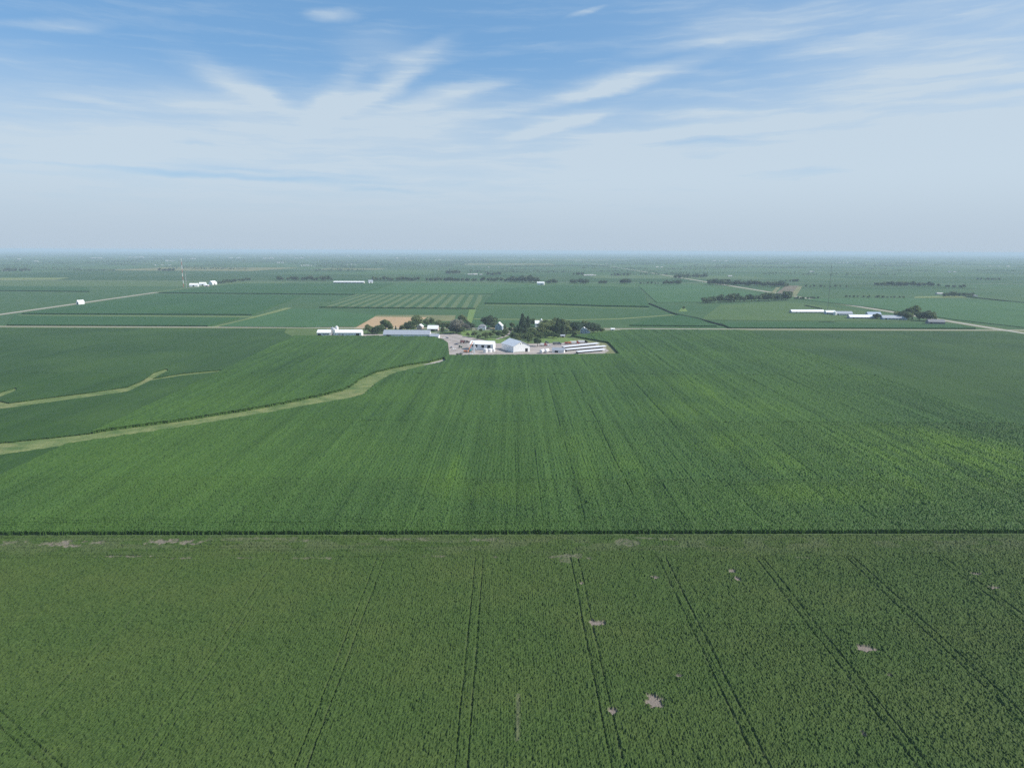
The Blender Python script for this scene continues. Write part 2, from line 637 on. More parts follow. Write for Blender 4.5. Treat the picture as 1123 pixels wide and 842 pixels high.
def crop_field(name, label, cat, poly, holes, bands, hfun, H, mat, seed=1, wall=True):
    """a standing crop: rough canopy over a polygon with upright edges down to the soil.
    bands = (y0, y1, x0, x1, step_x, step_y)"""
    rng = np.random.default_rng(seed)
    V = []; F = []; T = []; B = []; off = 0
    for (y0, y1, x0, x1, sx, sy) in bands:
        xs = np.arange(x0, x1 + sx, sx); ys = np.arange(y0, y1 + sy * .5, sy)
        ys = np.linspace(y0 - (sy * .7 if V else 0), y1, len(ys) + 1)
        X, Y = np.meshgrid(xs, ys)
        X = X + (rng.random(X.shape) - .5) * sx * .45
        jit = (rng.random(Y.shape) - .5) * sy * .45
        jit[0] = 0; jit[-1] = 0
        Y = Y + jit
        ins = inpoly(X, Y, poly)
        for h in holes:
            ins &= ~inpoly(X, Y, h)
        Z, tone, bare = hfun(X, Y, rng, sx)
        ny, nx = X.shape
        idx = np.arange(ny * nx).reshape(ny, nx)
        Q = np.stack([idx[:-1, :-1], idx[:-1, 1:], idx[1:, 1:], idx[1:, :-1]], -1).reshape(-1, 4)
        fi = ins.ravel()[Q]
        Q = Q[fi.any(1)]
        used = np.zeros(ny * nx, bool); used[Q.ravel()] = True
        ring = used & ~ins.ravel()
        xf, yf, zf = X.ravel(), Y.ravel(), Z.ravel()
        if ring.any():
            bx, by = nearest_on(xf[ring], yf[ring], [poly] + holes)
            xf[ring] = bx; yf[ring] = by
            zf[ring] = np.minimum(zf[ring], H * .95)
        remap = -np.ones(ny * nx, int); remap[used] = np.arange(used.sum())
        V.append(np.stack([xf[used], yf[used], zf[used]], 1))
        F.append(remap[Q] + off)
        T.append(tone.ravel()[used]); B.append(bare.ravel()[used])
        off += int(used.sum())
    if wall:
        for k, pl in enumerate([poly] + holes):
            for i in range(len(pl)):
                a = np.array(pl[i]); b = np.array(pl[(i + 1) % len(pl)])
                ln = np.linalg.norm(b - a)
                n = max(2, int(ln / .5) + 1)
                if ln > 3000: n = int(ln / 4)
                tt = np.linspace(0, 1, n)
                P = a + (b - a) * tt[:, None]
                if k == 0:
                    ok = np.ones(n, bool)
                    for h in holes:
                        ok &= ~inpoly(P[:, 0], P[:, 1], h)
                else:
                    ok = inpoly(P[:, 0], P[:, 1], poly)
                if not ok.any():
                    continue
                P = P + (rng.random(P.shape) - .5) * .7
                top = np.column_stack([P, H * (.55 + .42 * rng.random(n))])
                mid_ = np.column_stack([P + (rng.random(P.shape) - .5) * .3, H * (.3 + .15 * rng.random(n))])
                bot = np.column_stack([P + (rng.random(P.shape) - .5) * .6, np.full(n, -.3)])
                V += [top, mid_, bot]
                q = np.arange(n - 1)[(ok[:-1] & ok[1:])]
                F.append(np.stack([q, q + 1, q + n + 1, q + n], 1) + off)
                F.append(np.stack([q + n, q + n + 1, q + 2 * n + 1, q + 2 * n], 1) + off)
                T.append(np.concatenate([rng.random(n), rng.random(n), rng.random(n)])); B.append(np.zeros(3 * n))
                off += 3 * n
    me = np_mesh(name, np.concatenate(V), np.concatenate(F), [mat],
                 {'tone': np.concatenate(T), 'bare': np.concatenate(B)})
    o = link(name, me)
    return tag(o, label, cat, None, 'stuff')


def sheet(name, poly, z, mat, kind='structure', label=None, cat=None, thick=None):
    """a flat area of ground; thick gives a standing crop its height"""
    from mathutils.geometry import tessellate_polygon
    n = len(poly)
    vs = [(x, y, z) for x, y in poly]
    tri = tessellate_polygon([[Vector(v) for v in vs]])
    area = sum(poly[i][0] * poly[(i + 1) % n][1] - poly[(i + 1) % n][0] * poly[i][1] for i in range(n))
    fs = []
    for t3 in tri:
        a, b, c = (Vector(vs[i]) for i in t3)
        fs.append(tuple(t3) if (b - a).cross(c - a).z > 0 else tuple(t3)[::-1])
    if thick:
        vs += [(x, y, -.3) for x, y in poly]
        for i in range(n):
            j = (i + 1) % n
            fs.append((i, n + i, n + j, j) if area > 0 else (i, j, n + j, n + i))
    me = bpy.data.meshes.new(name)
    me.from_pydata(vs, [], fs)
    me.materials.append(MATS[mat])
    me.update()
    o = link(name, me)
    return tag(o, label, cat, None, kind)


def strip_poly(pts, widths):
    """ribbon polygon round a polyline in metres"""
    P = [Vector((p[0], p[1])) for p in pts]
    Lf = []; Rt = []
    for i, p in enumerate(P):
        d = (P[min(i + 1, len(P) - 1)] - P[max(i - 1, 0)]).normalized()
        nrm = Vector((-d.y, d.x))
        w = widths[i] if isinstance(widths, (list, tuple)) else widths
        Lf.append(tuple(p + nrm * w / 2)); Rt.append(tuple(p - nrm * w / 2))
    return Lf + Rt[::-1]


def px_poly(pts, z=0.0):
    return [G(a, b, z) for a, b in pts]


# ------------------------------------------------------------------ ground: one sheet with its field pattern
def make_ground():
    rng = np.random.default_rng(11)
    S = 402.3
    x0, x1, y0, y1 = -100, 101, -5, 101
    nx, ny = x1 - x0, y1 - y0
    xs = (np.arange(nx + 1) + x0) * S - 33.0
    ys = (np.arange(ny + 1) + y0) * S + 262.0
    X, Y = np.meshgrid(xs, ys)
    V = np.stack([X.ravel(), Y.ravel(), np.zeros(X.size)], 1)
    idx = np.arange(X.size).reshape(ny + 1, nx + 1)
    Q = np.stack([idx[:-1, :-1], idx[:-1, 1:], idx[1:, 1:], idx[1:, :-1]], -1).reshape(-1, 4)
    me = np_mesh('ground', V, Q, ['ground_cover'])
    pal = np.array([(0.034, 0.08, 0.034), (0.042, 0.092, 0.04), (0.055, 0.112, 0.05), (0.06, 0.12, 0.05),
                    (0.085, 0.135, 0.06), (0.16, 0.17, 0.09)])
    crop = -np.ones((ny, nx), int)
    for j in range(ny):
        for i in range(nx):
            if crop[j, i] >= 0:
                continue
            w, h = [(1, 1), (2, 1), (2, 2), (1, 2), (2, 1), (3, 1)][rng.integers(6)]
            c = rng.choice(6, p=[.27, .24, .24, .15, .07, .03])
            blk = crop[j:j + h, i:i + w]
            blk[blk < 0] = c
    colr = pal[crop]
    for j in range(ny):
        for i in range(nx):
            cx, cy = (xs[i] + xs[i + 1]) / 2, (ys[j] + ys[j + 1]) / 2
            if cy < 1080 and abs(cx) < 1500:
                colr[j, i] = (0.085, 0.125, 0.05) if cy < 700 else (0.10, 0.145, 0.055)
            elif cy < 2300 and abs(cx) < 2000:
                colr[j, i] = (0.05, 0.105, 0.048)
    c4 = np.ones((ny * nx, 4, 4), np.float32)
    c4[:, :, :3] = colr.reshape(-1, 1, 3)
    at = me.attributes.new('crop', 'FLOAT_COLOR', 'CORNER')
    at.data.foreach_set('color', c4.ravel())
    return tag(link('ground', me), kind='structure')


make_ground()

# ------------------------------------------------------------------ roads and lanes
RY = 1066.0
sheet('road', [(-9000, RY - 3.2), (9000, RY - 3.2 + 14), (9000, RY + 3.2 + 14), (-9000, RY + 3.2)], 0.10, 'road_gravel')
sheet('road', strip_poly([(774, -300), (775, 1000), (777, 2500), (781, 4400), (784, 9000)], 11.0), 0.12, 'road_gravel')
sheet('road', strip_poly([(-925, 500), (-951, 1270), (-1011, 1962)], 10.0), 0.12, 'road_gravel')
sheet('road', strip_poly([(-1011, 1962), (-1075, 2700)], 8.0), 0.12, 'lane_grass')
sheet('road', [(-9000, 2676), (9000, 2690), (9000, 2697), (-9000, 2683)], 0.14, 'road_gravel')
sheet('road', [(-12000, 4285), (12000, 4299), (12000, 4310), (-12000, 4296)], 0.16, 'road_gravel')
sheet('verge', strip_poly([(774, -300), (775, 1000), (777, 2500), (781, 4400)], 27.0), 0.06, 'rough_grass')
sheet('verge', strip_poly([(-925, 500), (-951, 1270), (-1011, 1962)], 24.0), 0.06, 'rough_grass')
sheet('verge', [(-9000, RY - 11), (9000, RY + 3), (9000, RY + 25), (-9000, RY + 11)], 0.05, 'rough_grass')

# ------------------------------------------------------------------ foreground beans
TR = [(-87.2, -8.0), (-49.5, -3.9), (-11.8, -1.9), (25.2, -0.6), (60.0, -0.4), (98.0, 1.5), (134.0, 2.2), (-124.0, -8.0), (170.0, 2.5)]
PATCH = [(G(654, 684), 2.6, 1.5), (G(718, 770), 2.2, 2.9), (G(672, 781), 1.0, 1.1), (G(948, 712), 3.0, 1.7),
         (G(802, 627), 1.6, 1.4), (G(809, 636), 1.0, 1.6), (G(1070, 630), 2.6, 1.0), (G(1091, 645), 1.8, 1.0),
         (G(718, 634), 1.3, 1.0), (G(745, 742), .7, .6), (G(976, 742), .8, .6), (G(638, 640), .5, .6), (G(947, 806), .5, 1.2)]
HEAD = [(30, 92, 597, 2.4, .9), (98, 112, 596, 1.8, .8), (165, 215, 595, 2.2, .85), (110, 165, 611, .7, .6), (190, 212, 613, .6, .7),
        (262, 290, 613, .6, .7), (330, 366, 613, .7, .7), (332, 338, 595, 1.8, .9), (415, 470, 592, 1.2, .7), (515, 550, 593, 1.6, .8),
        (466, 490, 611, .6, .7), (530, 545, 612, .6, .7), (600, 640, 611, 1.8, .7), (675, 700, 596, 3.2, .65), (700, 735, 592, 1.2, .6),
        (870, 885, 612, .7, .6), (0, 14, 597, 2.0, .5), (612, 626, 616, 2.0, .6), (240, 330, 592, 1.3, .45), (720, 780, 600, .6, .35)]


def bean_h(X, Y, rng, s):
    clump = vnoise(X, Y, 1.5, 1); patch = vnoise(X, Y, 14, 2); thin = vnoise(X, Y, 5.5, 3)
    r = rng.random(X.shape)
    edge = 275.6 + X * 0.0138
    head = Y > edge - 22 - 1.0 * (vnoise(X, Y, 6, 8) - .5)
    row = np.where(head, np.cos(2 * np.pi * Y / .76), np.cos(2 * np.pi * (X + Y * .02) / .76))
    c2 = vnoise(X, Y, .62, 31)
    Z = .66 + .22 * (clump - .5) + .42 * (c2 - .5) + .34 * (r - .5) + .06 * row + .10 * (patch - .5)
    gap = vnoise(X, Y, .7, 9)
    Z -= np.where(gap > .74, .30, 0) * (r > .3)
    tone = np.clip(-.12 + .5 * rng.random(X.shape) + .25 * clump + .6 * c2 + .06 * row, 0, 1)
    bare = np.zeros_like(X)
    track = np.zeros_like(X)
    for x0, lean in TR:
        xc = x0 + (Y - 141.0) / 110.0 * lean * .55
        xc = xc + .35 * (vnoise(X * 0, Y, 16, int(x0) & 63) - .5)
        for dx_ in (-1.5, 1.5):
            d = np.abs(X - xc - dx_)
            track = np.maximum(track, np.clip(1.25 - d / .33, 0, 1) * (~head) * (1.0 if x0 > -60 else .75) * (.55 + .45 * (vnoise(X, Y, .9, 21) > .32)))
    # the pass that swings round at the field corner
    d0 = np.array(G(0, 781)); d1 = np.array(G(68, 842)); dn = (d1 - d0) / np.linalg.norm(d1 - d0)
    for o_ in (0, 2.6):
        d = np.abs((X - d0[0]) * dn[1] - (Y - d0[1]) * dn[0] - o_)
        track = np.maximum(track, np.clip(1.2 - d / .3, 0, 1) * (Y < G(0, 770)[1]) * .8)
    for k, off in enumerate((2.5, 6.2, 9.3, 12.5, 15.5, 19.2, 21.6)):
        d = np.abs(Y - (edge - off) - .3 * (vnoise(X, Y * 0, 20, k + 3) - .5))
        track = np.maximum(track, np.clip(1.2 - d / .3, 0, 1) * (.3 + .6 * (vnoise(X, Y * 0, 30, k + 30) > .45)))
    Z -= track * .5
    tone *= (1 - .35 * track)
    bare = np.maximum(bare, .10 * track * (vnoise(X, Y, 3, 15) > .6))
    wob = vnoise(X, Y, 1.5, 4) * .8 + vnoise(X, Y, .7, 5) * .8 + .25 * (r - .5)
    for (cx, cy), a, b in PATCH:
        q = np.sqrt(((X - cx) / a) ** 2 + ((Y - cy) / b) ** 2) + (wob - .8) * .8
        k = np.clip((1.15 - q) * 3.5, 0, 1)
        bare = np.maximum(bare, k); Z = Z * (1 - k) + (.04 + .1 * r) * k
    for xa, xb, py, w, inten in HEAD:
        a = G(xa, py); b = G(xb, py)
        cx, cy, hw = (a[0] + b[0]) / 2, (a[1] + b[1]) / 2, (b[0] - a[0]) / 2
        q = np.maximum(np.abs(X - cx) / hw, np.abs(Y - cy) / w) + (vnoise(X, Y, 2.2, 6) - .5) * 1.5
        k = np.clip((1.0 - q) * 3, 0, 1) * inten * (.95 if xb < 220 else .6) * (.35 + .65 * (vnoise(X, Y * 3, 1.6, 7) > .38))
        bare = np.maximum(bare, k); Z = Z * (1 - k) + .1 * k
    # bleached strip of thin beans along the headland
    k = np.clip(1 - np.abs(Y - (edge - 9)) / 12, 0, 1) * np.clip((vnoise(X, Y * 2.5, 9, 12) - .45) * 2.0, 0, .16)
    bare = np.maximum(bare, k * .8)
    # yellowed plants down one row
    yl = np.clip(1 - np.abs(X - 1.5 - (Y - 141) * .02) / .8, 0, 1) * (vnoise(X, Y, 5, 18) > .62) * (Y < 195)
    bare = np.maximum(bare, yl * .3)
    return Z, tone, np.clip(bare, 0, 1)


bean_poly = [(-330, 40), (330, 40), (330, 279.2), (223, 278.0), (-218, 271.9), (-330, 270.4)]
crop_field('soybean_field', 'low dull green soybean field filling the near ground with paired wheel tracks and bare spots', 'crop field',
           bean_poly, [], [(40, 128, -330, 330, 2.2, 2.0), (128, 205, -205, 205, .31, .36), (205, 281, -290, 290, .36, .42),
                           ], bean_h, .75, 'bean_leaf', 3)

# ------------------------------------------------------------------ main corn field with its grass waterway
ww_far = [(-260, 493), (-60, 490), (0, 486.5), (60, 480.5), (100, 476), (122, 472), (150, 468.5), (200, 462), (250, 454), (300, 445.5), (350, 435),
          (375, 429), (388, 422), (394, 417), (400, 414), (412, 409), (430, 404.5), (450, 400.6), (470, 397.4), (487, 393.2)]
ww_near = [(488, 395.2), (470, 399.4), (452, 403.6), (436, 407.8), (424, 412), (414, 418), (407, 425), (398, 432.0), (380, 436.5), (350, 441.5), (300, 450.5),
           (250, 459.2), (200, 467.5), (150, 474.5), (110, 480.2), (60, 487.5), (0, 496), (-60, 502), (-260, 512)]

def ragged(pts, seed, amp=.8, step=3.0):
    q = random.Random(seed)
    out = []
    for i in range(len(pts) - 1):
        a, b = Vector(pts[i]), Vector(pts[i + 1])
        k = max(1, int((b - a).length / step))
        for j in range(k):
            p = a.lerp(b, j / k)
            out.append((p.x + q.uniform(-amp, amp), p.y + q.uniform(-amp, amp)))
    out.append(tuple(pts[-1]))
    return out


ww = ragged(px_poly(ww_far, 0), 1) + ragged(px_poly(ww_near, 2.2), 2)
sheet('grass_waterway', ww, 0.05, 'waterway_grass', 'stuff', 'pale green grass waterway curving through the tall corn towards the farmyard', 'grass')
xl = lambda y: -268.0 - (y - 274) * .057
main_px = [(323, 369.3), (473, 369.8), (486, 373.6), (491, 377), (492.5, 391), (560, 390.6), (679, 389.4), (667, 376.5), (626, 369),
           (690, 362.6), (692, 359.8), (808, 361.2)]
main_poly = [(xl(273.4), 273.4), (-218, 274.3), (223, 280.4), (358, 282.3), (358, 1050)] + [(min(q[0], 358), min(q[1], 1050)) for q in px_poly(main_px)[::-1]][1:]
LUSH = [(G(1040, 505), 60, 46, .6), (G(1060, 498), 34, 30, .9), (G(1010, 482), 30, 26, .5), (G(1100, 530), 26, 16, .7), (G(1000, 530), 22, 20, .45), (G(800, 487), 26, 20, .5), (G(740, 450), 30, 40, .35),
        (G(830, 450), 30, 30, .3), (G(497, 520), 2.5, 42, .45), (G(485, 530), 12, 20, .3), (G(560, 545), 22, 14, .2), (G(640, 510), 9, 50, .22),
        (G(690, 520), 10, 30, .3), (G(940, 545), 40, 14, .35), (G(880, 545), 22, 14, .35), (G(770, 430), 14, 60, .35), (G(860, 510), 20, 24, .35)]
LANES = [(-44, .5), (-30, .25), (2, .3), (14, .5), (33, .6), (41, .35), (60, .7), (78, .4), (95, .45), (112, .6), (140, .4), (165, .55), (190, .3), (225, .45), (262, .4), (300, .4), (-80, .3), (-120, .25)]


def corn_h(X, Y, rng, s):
    r = rng.random(X.shape)
    near = Y < 291 + X * .0138 + 2 * (vnoise(X, Y, 9, 3) - .5)
    row = np.where(near, np.cos(2 * np.pi * Y / .76 * .5), np.cos(2 * np.pi * X / .76))
    fade = np.clip((520 - Y) / 200, 0, 1)
    band = vnoise(X, Y * .03, 3.2, 4); band2 = vnoise(X, Y * .02, 11, 5)
    c2 = vnoise(X, Y, max(.75, s * 1.3), 33)
    Z = 2.1 + .55 * (c2 - .5) + .5 * (r - .5) * (1 + .3 * (s > 1)) + .12 * row * fade + .6 * (band - .5) + .3 * (band2 - .5) + .25 * (vnoise(X, Y, 25, 6) - .5)
    tone = np.clip(.5 * rng.random(X.shape) + .3 * c2 + .3 * band - .08 + .14 * row * fade + .15 * vnoise(X, Y, 3, 8), 0, 1)
    lush = np.zeros_like(X)
    w = vnoise(X, Y * .25, 6, 7) * .8 + vnoise(X, Y * .1, 2.5, 9) * .6
    for (cx, cy), a, b, k in LUSH:
        q = np.sqrt(((X - cx) / a) ** 2 + ((Y - cy) / b) ** 2) / 1.5
        lush = np.maximum(lush, k * np.clip((1 - q) * 1.5, 0, 1) * np.clip(w * 1.1 - .15, 0, 1))
    lush = lush + .12 * np.clip((vnoise(X, Y * .3, 30, 13) - .45) * 3, 0, 1) * np.clip(w - .3, 0, 1)
    for x0, k in LANES:                                   # planter passes: a thin row seen as a crease
        d = np.abs(X - x0 - .02 * (300 - Y) * .0 - .8 * (vnoise(X * 0, Y, 60, int(x0) & 31) - .5))
        g = np.clip(1.2 - d / max(.40, s * .5), 0, 1) * k * (vnoise(X * 0, Y, 22, (int(x0) + 5) & 31) > .3) * (~near)
        g = g * (.55 + .45 * r); Z -= 1.1 * g; tone *= (1 - .3 * g)
    for k_, o_ in enumerate((2.9, 5.6, 8.2, 10.9, 13.4)):       # headland rows lie across
        d = np.abs(Y - (278 + o_ + X * .0138)); Z -= .45 * np.clip(1.15 - d / .5, 0, 1) * (vnoise(X, Y * 0, 18, k_ + 40) > .3)
    tone = np.where(near, tone * .8, tone)
    d = np.abs(Y - (286.5 + X * .0138)); Z -= .5 * np.clip(1.1 - d / .5, 0, 1) * (vnoise(X, Y * 0, 25, 2) > .35)
    for px_, py_ in ((640, 555), (633, 560), (460, 562), (1010, 556), (298, 550), (820, 558)):   # flattened spots
        cx, cy = G(px_, py_)
        q = np.hypot((X - cx) / 1.6, (Y - cy) / 1.8)
        Z -= 1.1 * np.clip(1.4 - q, 0, 1)
    edge = Y - (277.4 + X * .0138)                       # outer rows stand shorter
    Z *= 1 - np.clip(1 - edge / 2.6, 0, 1) * (.18 + .3 * rng.random(X.shape))
    return np.maximum(Z, .5), tone, np.clip(lush * .9, 0, 1)


crop_field('corn_field', 'tall dark green corn field spreading from the bean headland to the white farm buildings', 'crop field',
           main_poly, [ww],
           [(273.1, 345, -300, 362, .38, .45), (345, 470, -320, 362, .55, .8), (470, 660, -320, 362, 1.0, 1.3), (660, 1056, -330, 362, 1.7, 2.2)],
           corn_h, 2.2, 'corn_leaf', 5)


def soy_h(X, Y, rng, s):
    r = rng.random(X.shape)
    band = vnoise(X, Y * .05, 4, 14)
    Z = .92 + .34 * (r - .5) + .14 * (band - .5) + .1 * (vnoise(X, Y, 20, 15) - .5)
    tone = np.clip(.55 * rng.random(X.shape) + .25 * band + .1, 0, 1)
    return Z, tone, .5 * np.clip((vnoise(X, Y, 50, 16) - .5) * 2, 0, 1)


# field beyond the corn's far left side, crossed by grassed drains
d1 = px_poly([(-260, 442), (-80, 440), (0, 440.5), (10, 442.6), (60, 436), (100, 431), (140, 425), (157, 417.5), (168, 409.5), (184, 404.2)]) + \
    px_poly([(184, 406.2), (175, 411), (168, 414.6), (200, 409.2), (242, 405.4), (262, 404.0), (262, 405.2), (240, 407.4), (200, 411.6), (165, 417), (140, 429), (100, 434.5), (60, 440), (12, 446.6), (0, 448), (-80, 452), (-260, 460)], .9)
d2 = px_poly([(-60, 441), (-10, 434.6), (5, 429.4), (18, 425.6)]) + px_poly([(18, 427.6), (6, 432.4), (-8, 438), (-60, 446)], .9)
sheet('grass_drain', d1, 0.04, 'waterway_grass', 'stuff', 'narrow forked grass strip winding across the dark left field', 'grass')
sheet('grass_drain', d2, 0.045, 'waterway_grass', 'stuff', 'short grass strip entering from the left edge of the picture', 'grass')
left_poly = [(-1000, 250), (xl(250) - 1.5, 250), (xl(600) - 1.5, 600), (xl(955) - 1.5, 955), (xl(960) - 28, 1000), (xl(1000) - 40, 1052), (-938, 1045)]
crop_field('soybean_field', 'smooth dark green soybean field west of the corn, cut by forked grass strips', 'crop field',
           left_poly, [ww, d1, d2], [(252, 470, -620, -250, .8, .9), (470, 660, -760, -250, 1.2, 1.5), (660, 1054, -1000, -250, 2.0, 2.4)], soy_h, .9, 'soy_leaf', 8)
right_poly = [(360.5, 200), (764, 200), (766, 1052), (361, 1048)]
crop_field('soybean_field', 'smooth even green soybean field right of the corn, short of the side road', 'crop field',
           right_poly, [], [(400, 660, 355, 640, 1.1, 1.3), (660, 1054, 355, 770, 2.0, 2.4)], soy_h, .9, 'soy_leaf', 9)

# ------------------------------------------------------------------ fields beyond the road (standing crops with upright edges)
FARF = [
    ('corn_field', 'dark corn field beyond the thin pale lane at far left', 'far_corn', 2.5, [(174, 321.6), (392, 323.5), (432, 311.8), (262, 311.6)]),
    ('striped_crop_field', 'green field of pale diagonal strips beyond the tan stubble', 'striped_crop', 2.5, [(350, 337.6), (521, 339.0), (531, 324.6), (391, 323.6)]),
    ('corn_field', 'dark edged corn field behind the farm trees, right of the striped field', 'far_corn', 2.6, [(532, 333.3), (600, 334.0), (660, 336.0), (712, 337.0), (702, 316), (612, 313.2), (545, 318)]),
    ('corn_field', 'low corn field between the road and the pale lane at left', 'far_corn', 2.2, [(8, 357.3), (228, 358.2), (262, 349.2), (16, 347.2)]),
    ('soybean_field', 'soybean field between the diagonal grass lane and the striped field', 'far_soy', 1.0, [(240, 358.4), (336, 359.3), (388, 358.4), (412, 346.4), (350, 339.2), (318, 339.5)]),
    ('corn_field', 'corn field beside the pale left road behind the thin lane', 'far_corn', 2.2, [(24, 344.6), (276, 345.8), (330, 325), (176, 323.6)]),
    ('hay_field', 'yellowish hay field in front of the long white livestock shed', 'hay', .5, [(768, 351), (866, 352), (1000, 352.5), (975, 345), (900, 335.2), (858, 331), (790, 334.4)]),
    ('corn_field', 'corn field along the road in front of the livestock sheds', 'far_corn', 2.2, [(800, 360.3), (1070, 361.0), (1048, 357), (930, 355.5), (880, 354), (790, 355.5)]),
    ('corn_field', 'corn field left of the drain and beyond the farm trees', 'far_corn', 1.8, [(690, 357.5), (786, 358.4), (766, 350.6), (745, 346.2), (720, 348.8)]),
    ('soybean_field', 'broad blue green field right of the side road behind the livestock sheds', 'far_soy', 1.0, [(1048, 351), (1180, 366), (1300, 360), (1180, 336), (1090, 330), (1020, 327.4), (875, 328.2), (960, 338)]),
    ('soybean_field', 'pale green field between the two long tree lines right of centre', 'far_soy', 1.0, [(720, 332), (768, 331.5), (832, 322.6), (760, 312.4), (700, 313.4)]),
    ('corn_field', 'dark corn field far off left beyond the mast farm lane', 'far_corn', 2.5, [(-20, 319), (98, 320.2), (98, 316.2), (-20, 315)]),
    ('soybean_field', 'wide soybean field stretching to the white building in the tree line', 'far_soy', 1.0, [(440, 311), (590, 312.6), (608, 324), (560, 322.5), (396, 322.4)]),
]
for nm, lb, mt, th, pp in FARF:
    sheet(nm, px_poly(pp), th, mt, 'stuff', lb, 'crop field', thick=th)

# grass lanes, strips and the tan stubble (ground areas)
sheet('path', strip_poly(px_poly([(232, 359.2), (270, 350.6), (288, 345.6), (317, 337.6)]), [9, 12, 14, 16]), .09, 'lane_grass')
sheet('grass_patch', px_poly([(286, 347.4), (303, 347.6), (311, 343.6), (294, 344.0)]), .11, 'lane_grass')
sheet('path', strip_poly(px_poly([(19, 345.9), (279, 347.3)]), 14), .08, 'lane_grass')
sheet('path', strip_poly(px_poly([(519, 349.8), (626, 351.0), (680, 349.6), (738, 345.4)]), 13), .08, 'lane_grass')
sheet('path', strip_poly(px_poly([(532, 334.6), (600, 335.4), (660, 337.4), (711, 338.4)]), 9), .08, 'lane_grass')
sheet('stubble_field', px_poly([(388, 360.4), (412, 346.8), (470, 347.0), (462, 352), (452, 360.8)]), .07, 'stubble')
sheet('grass_patch', px_poly([(408, 347.4), (414, 345.6), (500, 345.6), (498, 352), (466, 352.4), (470, 348.0)]), .075, 'rough_grass')
sheet('grass_patch', px_poly([(510.5, 356), (516.6, 356), (522, 339.4), (514.6, 339.4)]), .13, 'lawn')
sheet('grass_patch', px_poly([(358, 361.0), (400, 360.8), (400, 358.8), (362, 358.8)]), .065, 'rough_grass')
sheet('rough_ground', px_poly([(848, 324), (868, 325), (876, 313.4), (862, 313.2)]), .15, 'scrub')
sheet('grass_patch', px_poly([(866, 325), (873, 325), (880, 314), (875, 314)]), .17, 'rough_grass')
sheet('grass_patch', px_poly([(843, 323.6), (848, 323.8), (856, 314.8), (851, 315.4)]), .17, 'rough_grass')
sheet('grass_patch', px_poly([(112, 296.6), (275, 297.4), (330, 293.6), (180, 293.2)]), .3, 'rough_grass')
sheet('grass_patch', px_poly([(0, 307.2), (60, 307), (78, 304.6), (0, 304.8)]), .3, 'lane_grass')
sheet('grass_patch', px_poly([(1002, 327), (1062, 326.4), (1052, 324.4), (1004, 325.4)]), .3, 'lane_grass')
sheet('grass_patch', px_poly([(744, 341.6), (754, 341.6), (752, 338.4), (747, 338.2)]), .12, 'lawn')
sheet('path', px_poly([(463, 400), (470, 398.6), (489, 393.6), (488, 395.6), (474, 399.6)]), .07, 'yard_gravel')
sheet('verge', px_poly([(935, 360.2), (950, 358.6), (990, 357), (1040, 357.8), (1062, 360.6)]), .055, 'lane_grass')
for seg in ([(712, 333.2), (724, 338), (738, 344), (748, 346.4), (764, 349.4), (794, 357.6)], [(883, 335.4), (901, 339.2)], [(898, 354), (914, 354.4), (937, 360.4)],
            [(597, 316), (608, 324.6)], [(1057, 325.4), (1123, 332.6), (1200, 341)]):
    sheet('drain_ditch', strip_poly(px_poly(seg), 3.6), 2.0, 'reeds', 'stuff',
          {712: 'dark weedy drain winding down to the road', 883: 'short dark drain behind the long white shed', 898: 'dark weedy drain beside the field road',
           597: 'dark weedy drain below the white building in the tree line', 1057: 'dark weed line across the far right field'}[seg[0][0]], 'ditch', thick=2.0)

# farmyard
sheet('farmyard', px_poly([(470, 371), (482, 372.6), (490, 376), (492, 390.4), (560, 390.2), (678, 389), (668, 377.4), (640, 374.6), (600, 376.6), (560, 377),
                           (535, 374), (515, 369.6), (500, 366.2), (484, 366.4)]), .05, 'yard_gravel')
sheet('farmyard', px_poly([(398, 369.2), (470, 370.6), (470, 366.4), (398, 366.8)]), .055, 'yard_gravel')
sheet('grass_patch', px_poly([(660, 389.2), (679, 389), (668, 377), (650, 374.5), (640, 373.2), (630, 371.5), (628, 374.2), (648, 376.4), (660, 380), (668, 384.5)]), .06, 'rough_grass')
sheet('lawn', px_poly([(507, 368.6), (520, 369.4), (516, 362), (505, 362.4)]), .065, 'lawn', 'stuff', 'bright green lawn patch beside the yard, below the big grey tree', 'lawn')
sheet('lawn', px_poly([(536, 376.4), (552, 376.6), (556, 371.4), (534, 371)]), .065, 'lawn', 'stuff', 'bright green lawn patch between the two white barns', 'lawn')
sheet('lawn', px_poly([(591, 375.6), (616, 376.2), (634, 373), (614, 369.4), (590, 369)]), .065, 'lawn', 'stuff', 'dry green lawn in front of the tall farm trees', 'lawn')
sheet('drive', strip_poly(px_poly([(470, 366.2), (495, 361.8), (560, 361.6), (600, 361.8), (680, 361.6)]), 5.0), .09, 'road_gravel')
sheet('drive', strip_poly(px_poly([(545, 372), (556, 368), (560, 361.8)]), 5.0), .095, 'yard_gravel')


for trk in ([(478, 370), (500, 374), (512, 381), (530, 388.6), (600, 388.4)], [(492, 368), (520, 376), (545, 387), (585, 387.6)], [(585, 380.5), (610, 379.4), (650, 376.4)], [(494, 386), (512, 380), (506, 372)]):
    sheet('path', strip_poly(px_poly(trk), 4.5), .075 + .004 * len(trk), 'worn_gravel')


